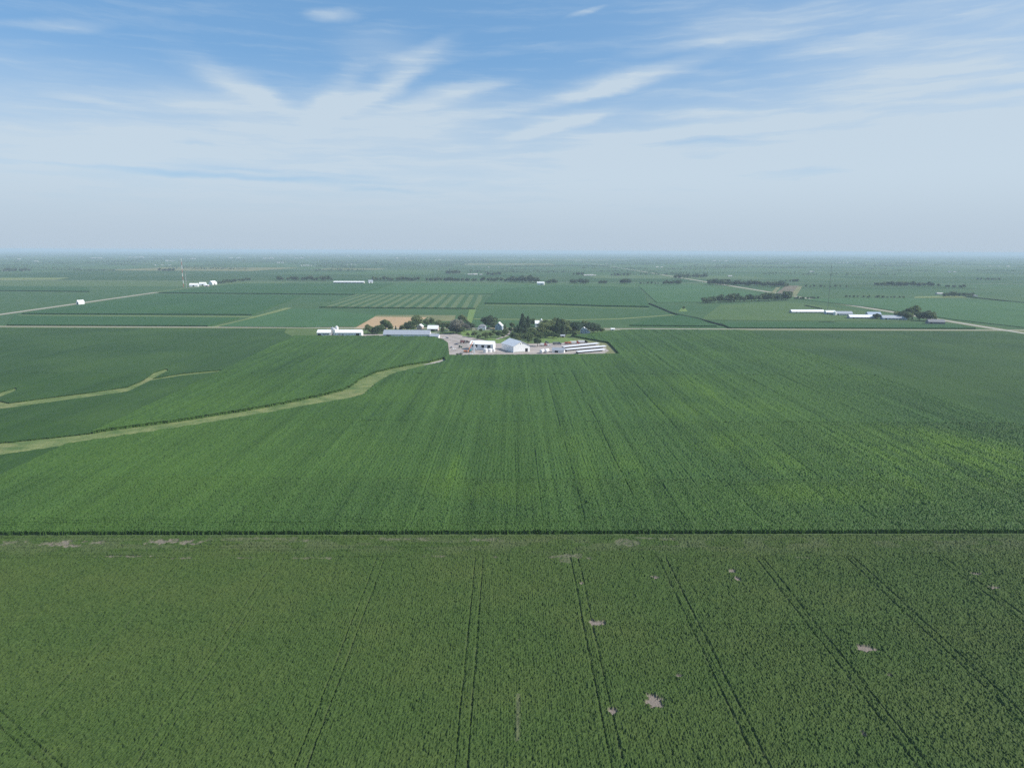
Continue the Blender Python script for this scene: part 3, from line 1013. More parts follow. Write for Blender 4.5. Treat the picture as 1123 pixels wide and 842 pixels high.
# ------------------------------------------------------------------ buildings
def gable(name, label, cat, loc, rz, Lx, Wy, eave, ridge, wall, roof, group=None, doors=(), over=.5, hip=0.0, simple=False):
    """ridge along local x; local y- is the front. doors: (side, centre, width, height, sill, partname, material)"""
    t = empty(name, (loc[0], loc[1], 0), rz, label, cat, group)
    hx, hy = Lx / 2, Wy / 2
    if hip:
        MB().box(-hx, hx, -hy, hy, -.2, eave).build('wall', wall, t)
        o = over
        vs = [(-hx - o, -hy - o, eave + .02), (hx + o, -hy - o, eave + .02), (hx + o, hy + o, eave + .02), (-hx - o, hy + o, eave + .02),
              (-hx + hip, 0, ridge), (hx - hip, 0, ridge)]
        MB().add(vs, [(3, 2, 1, 0), (0, 1, 5, 4), (2, 3, 4, 5), (1, 2, 5), (3, 0, 4)]).build('roof', roof, t)
    else:
        MB().prism([(-hy, -.2), (hy, -.2), (hy, eave), (0, ridge), (-hy, eave)], -hx, hx).build('wall', wall, t)
        sl = (ridge - eave) / hy
        e = over
        th = .25
        p = [(-hy - e, eave - e * sl + .04), (0, ridge + .04), (hy + e, eave - e * sl + .04),
             (hy + e, eave - e * sl + .04 + th), (0, ridge + .04 + th), (-hy - e, eave - e * sl + .04 + th)]
        MB().prism(p, -hx - e, hx + e).build('roof', roof, t)
    for side, c, w, h, z0, pn, mt in doors:
        d = .06
        b = MB()
        if side == 'front': b.box(c - w / 2, c + w / 2, -hy - d, -hy + .02, z0, z0 + h)
        elif side == 'back': b.box(c - w / 2, c + w / 2, hy - .02, hy + d, z0, z0 + h)
        elif side == 'right': b.box(hx - .02, hx + d, c - w / 2, c + w / 2, z0, z0 + h)
        else: b.box(-hx - d, -hx + .02, c - w / 2, c + w / 2, z0, z0 + h)
        b.build(pn, mt, t)
    return t


def at(px, py):
    return G(px, py)


# the big white barn
A, B_, C_ = Vector(G(563.1, 386.8)), Vector(G(581, 385.6)), Vector(G(550.2, 382.8))
ax = (C_ - A)
cen = (B_ + C_) / 2
ang = math.atan2(ax.y, ax.x)          # ridge runs back along A->C; its -x end is the camera gable
brn = gable('barn', 'big white gabled machine barn with pale metal roof in the middle of the yard', 'barn', cen, ang,
            ax.length, (B_ - A).length, 7.6, 13.0, 'white_steel', 'pale_steel_roof', over=.7,
            doors=[('left', -6.5, 3.6, 4.4, 0, 'door', 'dark_opening'), ('left', 1.6, 1.0, 1.0, 9.6, 'vent', 'dark_opening'),
                   ('left', -1.6, 1.0, 1.0, 9.6, 'vent', 'dark_opening'), ('front', -4, 5.0, 5.0, 0, 'sliding_door', 'white_paint')])
MB().box(-ax.length / 2 - .12, -ax.length / 2 - .02, -4.2, 9.6, .1, 1.1).build('base_trim', 'concrete', brn)
# white workshop
s = at(529.5, 383.0)
shop = gable('workshop', 'white open-fronted workshop with two dark doorways and a pale roof', 'workshop', s, rad(-10), 29, 15, 7.2, 10.4, 'white_steel', 'white_steel', over=.6,
             doors=[('front', 1.6, 3.6, 3.2, 3.0, 'door', 'dark_opening'), ('front', 9.2, 4.0, 4.0, 2.4, 'door', 'dark_opening'), ('front', -8.6, 7, 3.0, 3.6, 'window', 'window_glass'),
                   ('right', 0, 4, 4, 0, 'door', 'white_paint')])
for pxx, pyy, r, h in ((532.4, 386.6, 2.6, 4.4), (537.0, 386.0, 2.8, 3.6), (541.2, 385.6, 2.2, 3.0)):
    t = empty('storage_tank', (*at(pxx, pyy), 0), 0, {532.4: 'white upright tank before the workshop, tallest of three', 537.0: 'squat white tank, middle of the three before the workshop',
                                                     541.2: 'small white tank at the corner of the workshop nearest the big barn'}[pxx], 'tank')
    MB().lathe([(r, 0), (r, h), (r * .7, h + .5), (.25, h + .8)], 20).build('tank_shell', 'white_plastic', t)
    MB().tube((0, 0, h + .75), (0, 0, h + 1.1), .3, n=10).build('lid', 'galvanised', t)
# long white buildings
gx = at(356.3, 368.4)
gable('shed', 'short white shed at the west end, left of the grain bins', 'shed', gx, rad(1), 18.5, 13, 5.4, 8.8, 'white_steel', 'white_steel',
      doors=[('front', -6.0, 4.6, 4.0, 0, 'door', 'dark_opening'), ('front', 3, 9, 1.2, 2.6, 'window', 'window_glass')])
gx = at(383.5, 368.4)
gable('shed', 'long white shed just right of the grain bins with a dark end doorway', 'shed', gx, rad(1), 36, 13, 5.4, 8.8, 'white_steel', 'white_steel',
      doors=[('front', 12.6, 4.6, 4.4, 0, 'door', 'dark_opening'), ('front', -13, 3.0, 3.6, 0, 'door', 'pink_siding'), ('front', -8.2, 2.0, 3.6, 0, 'door', 'shingle_grey')])


def grain_bin(px, py, r, h, label, group=None, mt='galvanised'):
    t = empty('grain_bin', (*at(px, py), 0), 0, label, 'grain bin', group)
    prof = [(r, 0)]
    z = 0
    while z < h - .01:
        z2 = min(z + 1.1, h)
        prof += [(r, z + .08), (r + .05, z + .5), (r, z2)]
        z = z2
    MB().lathe(prof, 24).build('wall', mt, t)
    MB().lathe([(r + .2, h), (r * .5, h + r * .3), (.4, h + r * .55), (.4, h + r * .55 + .4)], 24).build('roof', mt, t)
    MB().box(-.5, .5, -r - .12, -r + .1, .4, 2.2).build('door', 'shingle_grey', t)
    return t


grain_bin(365.2, 368.2, 2.6, 11.0, 'dark capped grain bin beside the short white shed')
grain_bin(367.4, 368.8, 2.0, 9.6, 'slim grain bin between two taller bins at the white sheds', None, 'white_steel')
grain_bin(369.7, 367.8, 2.2, 12.4, 'white grain bin touching the long white shed, tallest there', None, 'white_steel')
# grey shed
gx = at(446.8, 369.4)
gable('shed', 'very long grey roofed shed with white gable end beside the gravel drive', 'shed', gx, rad(-1), 65, 17, 4.4, 9.6, 'white_steel', 'grey_steel_roof',
      doors=[('front', -25, 7, 3.6, 0, 'door', 'dark_opening'), ('front', -29.5, 1.6, 2.4, 0, 'door', 'dark_opening')] + [('front', -14 + 4.6 * k, 2.2, 1.4, 1.4, 'window', 'white_paint') for k in range(10)])
gx = at(477.0, 370.6)
gable('shed', 'small grey lean shed with white end wall, next to the very long grey shed', 'shed', gx, rad(-6), 12, 10, 3.0, 5.6, 'white_steel', 'grey_steel_roof', doors=[('front', 0, 6, 2.2, 0, 'door', 'dark_opening')])


def chimney(parent, x, y, z0, z1):
    MB().box(x - .4, x + .4, y - .4, y + .4, z0, z1).build('chimney', 'shingle_brown', parent)


win = lambda c, z, side='front': (side, c, 1.1, 1.5, z, 'window', 'window_glass')
h1 = gable('house', 'pinkish two storey house with white trim behind the long grey shed', 'house', at(461, 361.8), rad(80), 9, 8, 5.6, 8.6, 'pink_siding', 'white_steel',
           doors=[win(-2, 1), win(2, 1), win(-2, 3.6), win(2, 3.6), win(-2, 1, 'left'), win(2, 1, 'left'), win(0, 3.8, 'left')])
chimney(h1, 1, 0, 7, 9.6)
gable('house', 'low house with pale roof and dark porch under the trees', 'house', at(475.2, 362.6), rad(-4), 16, 11, 3.4, 8.0, 'pink_siding', 'white_steel',
      doors=[('front', -1, 8, 2.5, 0, 'porch', 'dark_opening'), win(-6, 1.1), win(6, 1.1)])
h2 = gable('house', 'grey hip roofed house in front of the round dark tree', 'house', at(528.9, 361.2), rad(-8), 11, 10, 4.6, 8.2, 'blue_grey_siding', 'shingle_grey', hip=3.5,
           doors=[win(-3.4, 1), win(0, 1), win(3.4, 1), win(-3.4, 3), win(3.4, 3), ('front', 1.8, 1, 2.1, 0, 'door', 'white_paint')])
MB().box(-6.5, 6.5, -7.6, -5.3, 0, 2.9).build('porch', 'white_paint', h2)
h3 = gable('house', 'tall pale blue gabled house with a sunlit white roof side', 'house', at(547.4, 361.6), rad(78), 10, 10.5, 6.6, 11.6, 'blue_grey_siding', 'white_steel',
           doors=[win(-2.5, 1, 'left'), win(2.5, 1, 'left'), win(-2.5, 4, 'left'), win(2.5, 4, 'left'), win(0, 7.4, 'left')])
h4 = gable('house', 'blue grey two storey house with white gables between dark trees', 'house', at(640.2, 365.6), rad(82), 8.5, 10, 5.6, 9.2, 'blue_grey_siding', 'white_steel',
           doors=[win(-3, 1, 'left'), win(0, 1, 'left'), win(3, 1, 'left'), win(-2.5, 3.6, 'left'), win(2.5, 3.6, 'left')])
MB().prism([(-9.5, -.2), (-5.1, -.2), (-5.1, 4.2), (-9.5, 2.8)], -3, 3).build('side_wing', 'blue_grey_siding', h4)
h5 = gable('house', 'large pale roofed house with a cupola showing over the farm trees', 'house', at(593.5, 358.4), rad(3), 20, 11, 6.0, 10.0, 'white_paint', 'white_steel', hip=0,
           doors=[('front', -6, 3, 2.4, 2.6, 'window', 'dark_opening'), ('front', 0, 3, 2.4, 2.6, 'window', 'dark_opening'), ('front', 6, 3, 2.4, 2.6, 'window', 'dark_opening')])
MB().box(-1.2, 1.2, -1.2, 1.2, 9.2, 11.6).build('cupola', 'white_paint', h5)
MB().lathe([(1.9, 11.65), (.1, 13.2)], 4).build('cupola_roof', 'white_steel', h5)
gable('cottage', 'small pinkish cottage half hidden by the tall conifers', 'cottage', at(582.6, 363.8), rad(12), 6, 6, 3, 5.2, 'pink_siding', 'shingle_brown', doors=[win(0, 1)])
gable('shed', 'tiny white garden shed under the broad dark farm tree', 'shed', at(603, 366.8), rad(-20), 4.5, 3.5, 2.6, 4.2, 'white_paint', 'grey_steel_roof', doors=[('front', 0, 1.4, 2.0, 0, 'door', 'dark_opening')])
gable('shed', 'little pale shed at the lawn edge before the trees', 'shed', at(617, 370.0), rad(5), 6, 4, 2.6, 3.8, 'pink_siding', 'grey_steel_roof', doors=[('front', 0, 3, 2.0, 0, 'door', 'dark_opening')])
gable('shed', 'grey roofed field shed standing at the left end of the low cattle sheds', 'shed', at(612.5, 386.4), rad(-14), 14.5, 7, 3.0, 5.6, 'white_steel', 'grey_steel_roof', doors=[('front', -2, 4, 2.6, 0, 'door', 'dark_opening')])
gable('shed', 'small white shed beside the road beyond the corn, right of the farm trees', 'shed', at(671.8, 362.2), rad(3), 5.5, 4, 2.0, 3.2, 'white_steel', 'white_steel', doors=[('front', 0, 2, 1.8, 0, 'door', 'shingle_grey')])
gable('barn', 'lone white gabled barn standing beside the pale left road', 'barn', at(88.3, 333.6), rad(60), 13, 9, 5, 9, 'white_steel', 'white_steel',
      doors=[('left', 0, 4, 4, 0, 'door', 'dark_opening')])

# long low open fronted cattle sheds
for pa, pb, lb in (((617.5, 382.6), (656, 378.6), 'long low open cattle shed, farthest from the corn of three'), ((620.5, 385.6), (664, 381.8), 'long low open cattle shed, middle one of three'),
                   ((633, 388.2), (663, 385.4), 'long low open cattle shed, shortest and nearest the corn of three')):
    a, b = Vector(G(*pa)), Vector(G(*pb))
    t = empty('cattle_shed', ((a.x + b.x) / 2, (a.y + b.y) / 2, 0), math.atan2(b.y - a.y, b.x - a.x), lb, 'cattle shed', 'low cattle sheds')
    hl = (b - a).length / 2
    MB().prism([(-2.7, 2.5), (3.0, 3.1), (3.0, 3.28), (-2.7, 2.68)], -hl - .3, hl + .3).build('roof', 'pale_steel_roof', t)
    MB().box(-hl, hl, 2.6, 2.8, -.2, 3.0).build('back_wall', 'shingle_brown', t)
    MB().box(-hl, hl, -2.3, -2.1, -.1, .8).build('feed_bunk', 'concrete', t)
    for k in range(9):
        x = -hl + 2 * hl * k / 8
        MB().box(x - .12, x + .12, -2.05, -1.8, -.2, 2.5).build('post', 'bark', t)
# two liquid tanks on the yard (horizontal)
for pxx, pyy, lb in ((594.5, 387.4, 'fat white horizontal tank on cradles, left one of the pair by the big barn'), (599.5, 386.8, 'white horizontal tank on cradles, right one of the pair by the grey field shed')):
    t = empty('fuel_tank', (*at(pxx, pyy), 0), rad(65), lb, 'tank')
    n = 16
    prof = [(.3, -4.2), (1.6, -4.0), (2.1, -3.4), (2.1, 3.4), (1.6, 4.0), (.3, 4.2)]
    vs = [(z, r * math.cos(2 * math.pi * i / n), 2.7 + r * math.sin(2 * math.pi * i / n)) for r, z in prof for i in range(n)]
    fs = [(k * n + i, k * n + (i + 1) % n, (k + 1) * n + (i + 1) % n, (k + 1) * n + i) for k in range(5) for i in range(n)]
    fs += [tuple(range(n))[::-1], tuple(range(5 * n, 6 * n))]
    MB().add(vs, fs).build('tank_shell', 'white_plastic', t)
    for x in (-2.4, 2.4):
        MB().box(x - .3, x + .3, -1.6, 1.6, 0, 1.0).build('cradle', 'galvanised', t)


# ------------------------------------------------------------------ vehicles and machines
def wheels(t, spots, r, w):
    for x, y in spots:
        o = MB().tube((x, y - w / 2, r), (x, y + w / 2, r), r, n=14).build('wheel', 'rubber', t)
        MB().tube((x, y - w / 2 - .03, r), (x, y + w / 2 + .03, r), r * .55, n=12).build('rim', 'silver_paint', o)


def pickup(px, py, rz, mt, label, group=None):
    t = empty('pickup_truck', (*at(px, py), 0), rad(rz), label, 'pickup truck', group)
    MB().prism_y([(-2.8, .5), (2.7, .5), (2.8, .9), (2.7, 1.15), (1.5, 1.25), (.9, 1.9), (-.7, 1.95), (-.9, 1.25), (-2.8, 1.25)], -.95, .95).build('body', mt, t)
    MB().prism_y([(.1, 1.3), (1.42, 1.3), (.85, 1.85), (.1, 1.88)], -.97, .97).build('window', 'window_glass', t)
    MB().box(-2.6, -1.0, -.8, .8, 1.22, 1.262).build('cargo_bed', 'dark_opening', t)
    wheels(t, [(-1.8, -.85), (-1.8, .85), (1.8, -.85), (1.8, .85)], .42, .28)
    return t


def semi(px, py, rz, cabm, boxm, label, ln=12.0):
    t = empty('truck', (*at(px, py), 0), rad(rz), label, 'truck')
    MB().prism_y([(.4, .8), (4.4, .8), (4.4, 1.9), (2.9, 2.1), (2.5, 3.4), (.4, 3.6)], -1.2, 1.2).build('cab', cabm, t)
    MB().prism_y([(2.0, 2.2), (2.8, 2.15), (2.45, 3.2), (2.0, 3.25)], -1.22, 1.22).build('window', 'window_glass', t)
    MB().prism_y([(-ln, 1.3), (0, 1.3), (0, 3.5), (-ln, 3.5)], -1.28, 1.28).build('trailer_box', boxm, t)
    MB().box(-ln, 4.0, -.5, .5, .7, 1.28).build('chassis', 'mast_grey', t)
    wheels(t, [(3.3, -1.0), (3.3, 1.0), (.2, -1.0), (.2, 1.0), (-ln + 1.2, -1.0), (-ln + 1.2, 1.0), (-ln + 2.5, -1.0), (-ln + 2.5, 1.0)], .52, .4)
    return t


def tractor(px, py, rz, mt, label, group=None):
    t = empty('tractor', (*at(px, py), 0), rad(rz), label, 'tractor', group)
    MB().prism_y([(.2, .9), (2.8, .9), (2.9, 1.9), (.2, 2.1)], -.55, .55).build('hood', mt, t)
    MB().prism_y([(-1.5, 1.0), (.2, 1.0), (.3, 2.2), (.1, 3.1), (-1.4, 3.1)], -.85, .85).build('cab', 'window_glass', t)
    MB().box(-1.6, .3, -.95, .95, 3.1, 3.28).build('cab_roof', mt, t)
    MB().tube((1.5, .3, 2.0), (1.5, .3, 3.1), .07).build('exhaust', 'mast_grey', t)
    wheels(t, [(-.9, -1.2), (-.9, 1.2)], 1.0, .65)
    wheels(t, [(2.2, -1.0), (2.2, 1.0)], .65, .45)
    return t


def wagon(px, py, rz, mt, label, group=None):
    t = empty('grain_wagon', (*at(px, py), 0), rad(rz), label, 'grain wagon', group)
    v0 = [(-.8, -.6, 1.0), (.8, -.6, 1.0), (.8, .6, 1.0), (-.8, .6, 1.0), (-2.4, -1.4, 2.2), (2.4, -1.4, 2.2), (2.4, 1.4, 2.2), (-2.4, 1.4, 2.2),
          (-2.4, -1.4, 3.1), (2.4, -1.4, 3.1), (2.4, 1.4, 3.1), (-2.4, 1.4, 3.1)]
    fs = [(3, 2, 1, 0)]
    for b in (0, 4):
        fs += [(b + i, b + (i + 1) % 4, b + 4 + (i + 1) % 4, b + 4 + i) for i in range(4)]
    fs += [(8, 9, 10, 11)]
    MB().add(v0, fs).build('hopper', mt, t)
    MB().box(-2.6, 2.6, -.5, .5, .75, .98).tube((2.6, 0, .85), (4.4, 0, .6), .08).build('chassis', 'mast_grey', t)
    wheels(t, [(-1.8, -1.0), (-1.8, 1.0), (1.8, -1.0), (1.8, 1.0)], .5, .35)
    return t


def combine(px, py, rz, mt, label):
    t = empty('combine_harvester', (*at(px, py), 0), rad(rz), label, 'combine harvester')
    MB().prism_y([(-4, 1.6), (1.6, 1.3), (1.6, 3.2), (-1.0, 3.9), (-3.6, 3.6), (-4.2, 2.6)], -1.5, 1.5).build('body', mt, t)
    MB().prism_y([(1.65, 1.9), (3.1, 1.9), (3.3, 2.6), (2.9, 3.7), (1.65, 3.8)], -1.0, 1.0).build('cab', 'window_glass', t)
    MB().prism_y([(2.2, .9), (4.4, .3), (4.4, 1.0), (2.2, 1.8)], -.8, .8).build('feeder', 'mast_grey', t)
    MB().tube((-1.5, 1.6, 3.3), (-2.2, 4.6, 4.3), .25).build('unloading_auger', mt, t)
    wheels(t, [(1.4, -1.9), (1.4, 1.9)], 1.0, .8)
    wheels(t, [(-3.0, -1.4), (-3.0, 1.4)], .65, .5)
    return t


combine(508.0, 376.4, 20, 'maroon_paint', 'dark maroon combine parked in the open gravel yard')
tractor(512.6, 376.0, -10, 'maroon_paint', 'dark red tractor parked right beside the maroon combine')
wagon(515.6, 386.0, 60, 'teal_paint', 'teal hopper wagon standing by the white workshop column')
pickup(495.2, 381.4, 80, 'silver_paint', 'silver pickup at the yard edge near the corn corner')
pickup(497.6, 383.6, 20, 'white_paint', 'white pickup at the yard edge just nearer than the silver one')
pickup(500.5, 378.0, 10, 'dark_blue_paint', 'dark blue pickup in the middle of the gravel yard')
pickup(487.0, 371.4, 15, 'white_paint', 'white pickup, left of two parked below the small grey lean shed')
pickup(489.8, 371.0, 15, 'dark_blue_paint', 'dark blue pickup, right of two parked below the small grey lean shed')
tractor(504.5, 381.4, 0, 'green_paint', 'green tractor alone near the front of the yard')
wagon(510.5, 386.8, 5, 'orange_paint', 'orange hopper wagon low in the yard beside the teal one')
semi(574.2, 369.2, 2, 'white_paint', 'white_paint', 'white box truck, left one of two parked among the conifers', 6.0)
semi(586.8, 369.0, 2, 'white_paint', 'white_paint', 'white box truck with long body, right one of two parked among the conifers', 7.5)
semi(596.5, 379.4, 5, 'red_paint', 'white_paint', 'red cab truck with white body parked behind the pair of tanks', 5.5)
tractor(599.4, 376.6, 10, 'dark_blue_paint', 'dark tractor on the lawn edge above the red cab truck')
pickup(601.6, 379.6, 5, 'white_paint', 'white pickup right of the red cab truck')
semi(612.0, 378.0, 4, 'dark_blue_paint', 'mast_grey', 'dark truck at the left end of the machinery row', 7.0)
wagon(621.0, 377.6, 5, 'red_paint', 'red hopper wagon in the machinery row')
wagon(624.4, 377.4, 5, 'orange_paint', 'orange hopper wagon in the machinery row right of the red one')
semi(632.0, 377.0, 5, 'red_paint', 'white_paint', 'white trailer truck with red cab in the machinery row', 8.0)
semi(641.0, 376.2, 5, 'dark_opening', 'white_paint', 'white trailer truck with black cab at the right end of the machinery row', 8.5)
pickup(505.0, 388.6, 0, 'mast_grey', 'dark grey pickup beside the low hedge at the yard front')
pickup(516.0, 389.0, 5, 'white_paint', 'white pickup at the yard front below the teal wagon')
# conveyor column of the workshop
t = empty('grain_elevator', (*at(519.9, 387.0), 0), 0, 'slender white grain elevator standing at the workshop corner', 'grain elevator')
MB().box(-.9, .9, -.9, .9, 0, 11.6).build('casing', 'white_steel', t)
MB().prism([(-1.2, 11.62), (1.2, 11.62), (.5, 13.0), (-.5, 13.0)], -1.1, 1.1).build('head', 'white_steel', t)
MB().tube((0, -.95, 11.0), (3.0, -3.6, 5.0), .25).build('spout', 'galvanised', t)
t = empty('auger', (*at(515.4, 386.2), 0), rad(55), 'tall orange and white slanted auger above the teal wagon', 'auger')
MB().tube((-4, 0, .8), (5.5, 0, 12.4), .42).build('tube', 'orange_paint', t)
MB().tube((5.6, 0, 12.3), (6.2, 0, 11.2), .55, .4).build('spout', 'white_steel', t)
MB().tube((.5, -1.4, 0.4), (2.4, 0, 8.4), .1).tube((.5, 1.4, 0.4), (2.4, 0, 8.4), .1).build('leg', 'mast_grey', t)
wheels(t, [(.5, -1.5), (.5, 1.5)], .45, .25)


# ------------------------------------------------------------------ trees
def leaf_quads(rng, centres, size, squash=.8):
    n = len(centres)
    a = rng.normal(size=(n, 3)); a /= np.linalg.norm(a, axis=1)[:, None]
    b = rng.normal(size=(n, 3)); b -= a * (a * b).sum(1)[:, None]; b /= np.linalg.norm(b, axis=1)[:, None]
    s = size * (.6 + .8 * rng.random((n, 1)))
    v = np.stack([centres - a * s - b * s * squash, centres + a * s - b * s * squash * .6, centres + a * s * .8 + b * s * squash, centres - a * s * .7 + b * s * squash * .8], 1)
    return v.reshape(-1, 3), np.arange(4 * n).reshape(n, 4)


def crown_points(rng, n, lobes):
    w = np.array([l[3] ** 2 for l in lobes]); w = w / w.sum()
    k = rng.choice(len(lobes), n, p=w)
    d = rng.normal(size=(n, 3)); d /= np.linalg.norm(d, axis=1)[:, None]
    r = (.55 + .45 * rng.random(n) ** .5) * (1 + .12 * rng.normal(size=n))
    Lb = np.array(lobes)
    return Lb[k, :3] + d * (r * Lb[k, 3])[:, None] * np.array((1, 1, Lb[0, 4] if Lb.shape[1] > 4 else .8))


def branch_mesh(rng, h, lobes, r=.028):
    m = MB()
    m.tube((0, 0, -.2), (0, 0, h * .45), h * r, h * r * .6, 8)
    for l in lobes[:6]:
        m.tube((0, 0, h * (.22 + .2 * rng.random())), (l[0] * .8, l[1] * .8, l[2]), h * r * .45, h * r * .12, 6)
    return m


def make_decid(seed, h=10.0, w=9.0, n=1500, size=.36):
    rng = np.random.default_rng(seed)
    lobes = [(0, 0, h * .68, w * .27, .95)]
    for i in range(9):
        a = 2 * math.pi * i / 9 * 1.6 + rng.random()
        rr = w * (.18 + .16 * rng.random())
        lobes.append((rr * math.cos(a), rr * math.sin(a), h * (.34 + .42 * rng.random()), w * (.14 + .1 * rng.random()), .95))
    lobes.append((rng.normal() * .6, rng.normal() * .6, h * .85, w * .15, .95))
    P = crown_points(rng, n, lobes)
    v, f = leaf_quads(rng, P, size)
    return np_mesh('crown', v, f, ['leaf']), branch_mesh(rng, h, lobes)


def make_conifer(seed, h=10.0, w=4.0, n=1300, size=.30):
    rng = np.random.default_rng(seed)
    z = 1 - rng.random(n) ** .62 * .94
    lay = np.floor(z * 14) / 14
    rad_ = w / 2 * (1 - lay) ** .8 * (.45 + .6 * rng.random(n)) + .08
    a = rng.random(n) * 2 * np.pi
    P = np.stack([rad_ * np.cos(a), rad_ * np.sin(a), z * h - rad_ * .25], 1)
    v, f = leaf_quads(rng, P, size, .5)
    m = MB().tube((0, 0, -.2), (0, 0, h * .95), h * .018, h * .003, 8)
    return np_mesh('crown', v, f, ['needle']), m


def tree_proto(name, kind, seed, **kw):
    cr, tr = (make_conifer if kind == 'c' else make_decid)(seed, **kw)
    t = link(name, None)
    link('crown', cr, t)
    tr.build('trunk', 'bark', t)
    return t


EXTRA = [('b', 598.5, 363, 13, 'tall leafy tree in the grove just right of the large house'), ('d', 607.5, 361.5, 14, 'upright tree at the back of the grove, left of the tall ragged spruce'),
         ('a', 617.0, 363, 14, 'green tree at the back of the grove, right of the tall ragged spruce'), ('b', 626.4, 361.5, 9, 'tree at the back gap between the grove and the dense dark tree'),
         ('e', 576.2, 367, 13, 'young spruce at the feet of the two tallest ones'), ('b', 584, 369, 10, 'bushy tree on the near side of the small pinkish cottage'),
         ('a', 592.5, 373, 9, 'green tree at the left end of the dry lawn'), ('b', 607, 367.6, 12, 'leafy tree in the middle front of the grove'), ('a', 642.8, 360.6, 9, 'tree behind the right gable of the blue grey house'),
         ('g', 509.5, 363.5, 9, 'grey tree at the right skirt of the very broad grey purple tree'), ('b', 481, 360.5, 10, 'dark tree behind the narrow dark conifer, left'), ('a', 467.5, 358.6, 9, 'green tree behind the gap between the pinkish and the pale roofed house'),
         ('d', 442.0, 362.8, 7, 'slim tree just left of the round dark green tree'), ('a', 525.4, 372.4, 6, 'tree between the two small lawn trees'), ('a', 541.6, 367.6, 6, 'small tree left of the path to the tall pale blue house'),
         ('b', 419, 365, 9.5, 'tree filling the gap before the tallest one by the stubble'), ('b', 553.5, 367.4, 7, 'bushy tree at the path bend by the tall pale blue house'), ('d', 630.2, 369.4, 7, 'tree at the far right tip of the dry lawn'),
         ('a', 561.5, 360.4, 7, 'tree behind the slim dark conifer by the drive'), ('k', 569.5, 367.2, 10, 'dark tree filling the foot of the tallest spruce'), ('k', 576, 359, 11, 'dark tree behind the two tallest spruces'), ('b', 599, 360, 9, 'dark crown behind the large house with a cupola, left half'),
         ('a', 608.5, 367, 10, 'tree wedged between the wide tree and the tall ragged spruce'), ('b', 587, 369.4, 8, 'bushy tree on the back lawn below the large house'),
         ('c', 617.5, 368.6, 14, 'narrow conifer right of the tall ragged spruce'), ('d', 582.5, 373.5, 9, 'slim tree just behind the longer white box truck'),
         ('b', 571, 373.5, 9, 'dark tree hugging the right slope of the big barn roof'), ('d', 625.8, 364.5, 8, 'slim tree at the gap before the dense dark tree'),
         ('k', 646, 362, 9, 'dark tree right behind the blue grey house'), ('k', 634.6, 363.5, 10.5, 'dark tree immediately left of the blue grey house wall'),
         ('b', 408.5, 366, 8, 'lower green tree joining the first two by the long white shed'), ('d', 428.5, 363, 7.5, 'small tree right of the tallest one before the stubble'),
         ('b', 450.5, 362.5, 11, 'green tree left of the pinkish house'), ('k', 497, 365.5, 9, 'dark underbrush tree below the grey purple tree, left'), ('k', 504.5, 366, 9, 'dark underbrush tree below the grey purple tree, right'),
         ('d', 489.6, 360.5, 8, 'slim tree behind the narrow dark conifer'), ('b', 541.5, 361, 8, 'dark tree against the left wall of the tall pale blue house'), ('a', 559.5, 364.8, 6, 'bush line tree right of the tall pale blue house, nearer'),
         ('k', 512, 359.5, 8, 'round dark tree at the foot of the bright grass strip'), ('a', 538, 370.4, 6.5, 'small round tree by the path to the tall pale blue house'), ('c', 567.3, 364.5, 9, 'small conifer left of the tallest spruce'),
         ('b', 601, 369.5, 8, 'bushy tree by the tiny garden shed'), ('a', 611, 371.2, 6, 'low bush tree at the dry lawn, right half'), ('d', 551.8, 371.2, 6, 'shrubby tree left of the big barn ridge end')]
KINDS = {'a': tree_proto('broadleaf_tree', 'd', 21), 'b': tree_proto('broadleaf_tree', 'd', 22, w=10.5), 'd': tree_proto('broadleaf_tree', 'd', 23, w=7.5),
         's': tree_proto('broadleaf_tree', 'd', 25, w=7.0, n=500), 'c': tree_proto('conifer_tree', 'c', 31), 'e': tree_proto('conifer_tree', 'c', 32, w=5.2, n=1700)}
g_ = tree_proto('broadleaf_tree', 'd', 24, w=11.5, n=1700)
g_.children[0].data.materials[0] = MATS['leaf_grey']
KINDS['g'] = g_
dk = tree_proto('broadleaf_tree', 'd', 26, w=11.0, n=2200)
dk.children[0].data.materials[0] = MATS['needle']
KINDS['k'] = dk
USED = set()
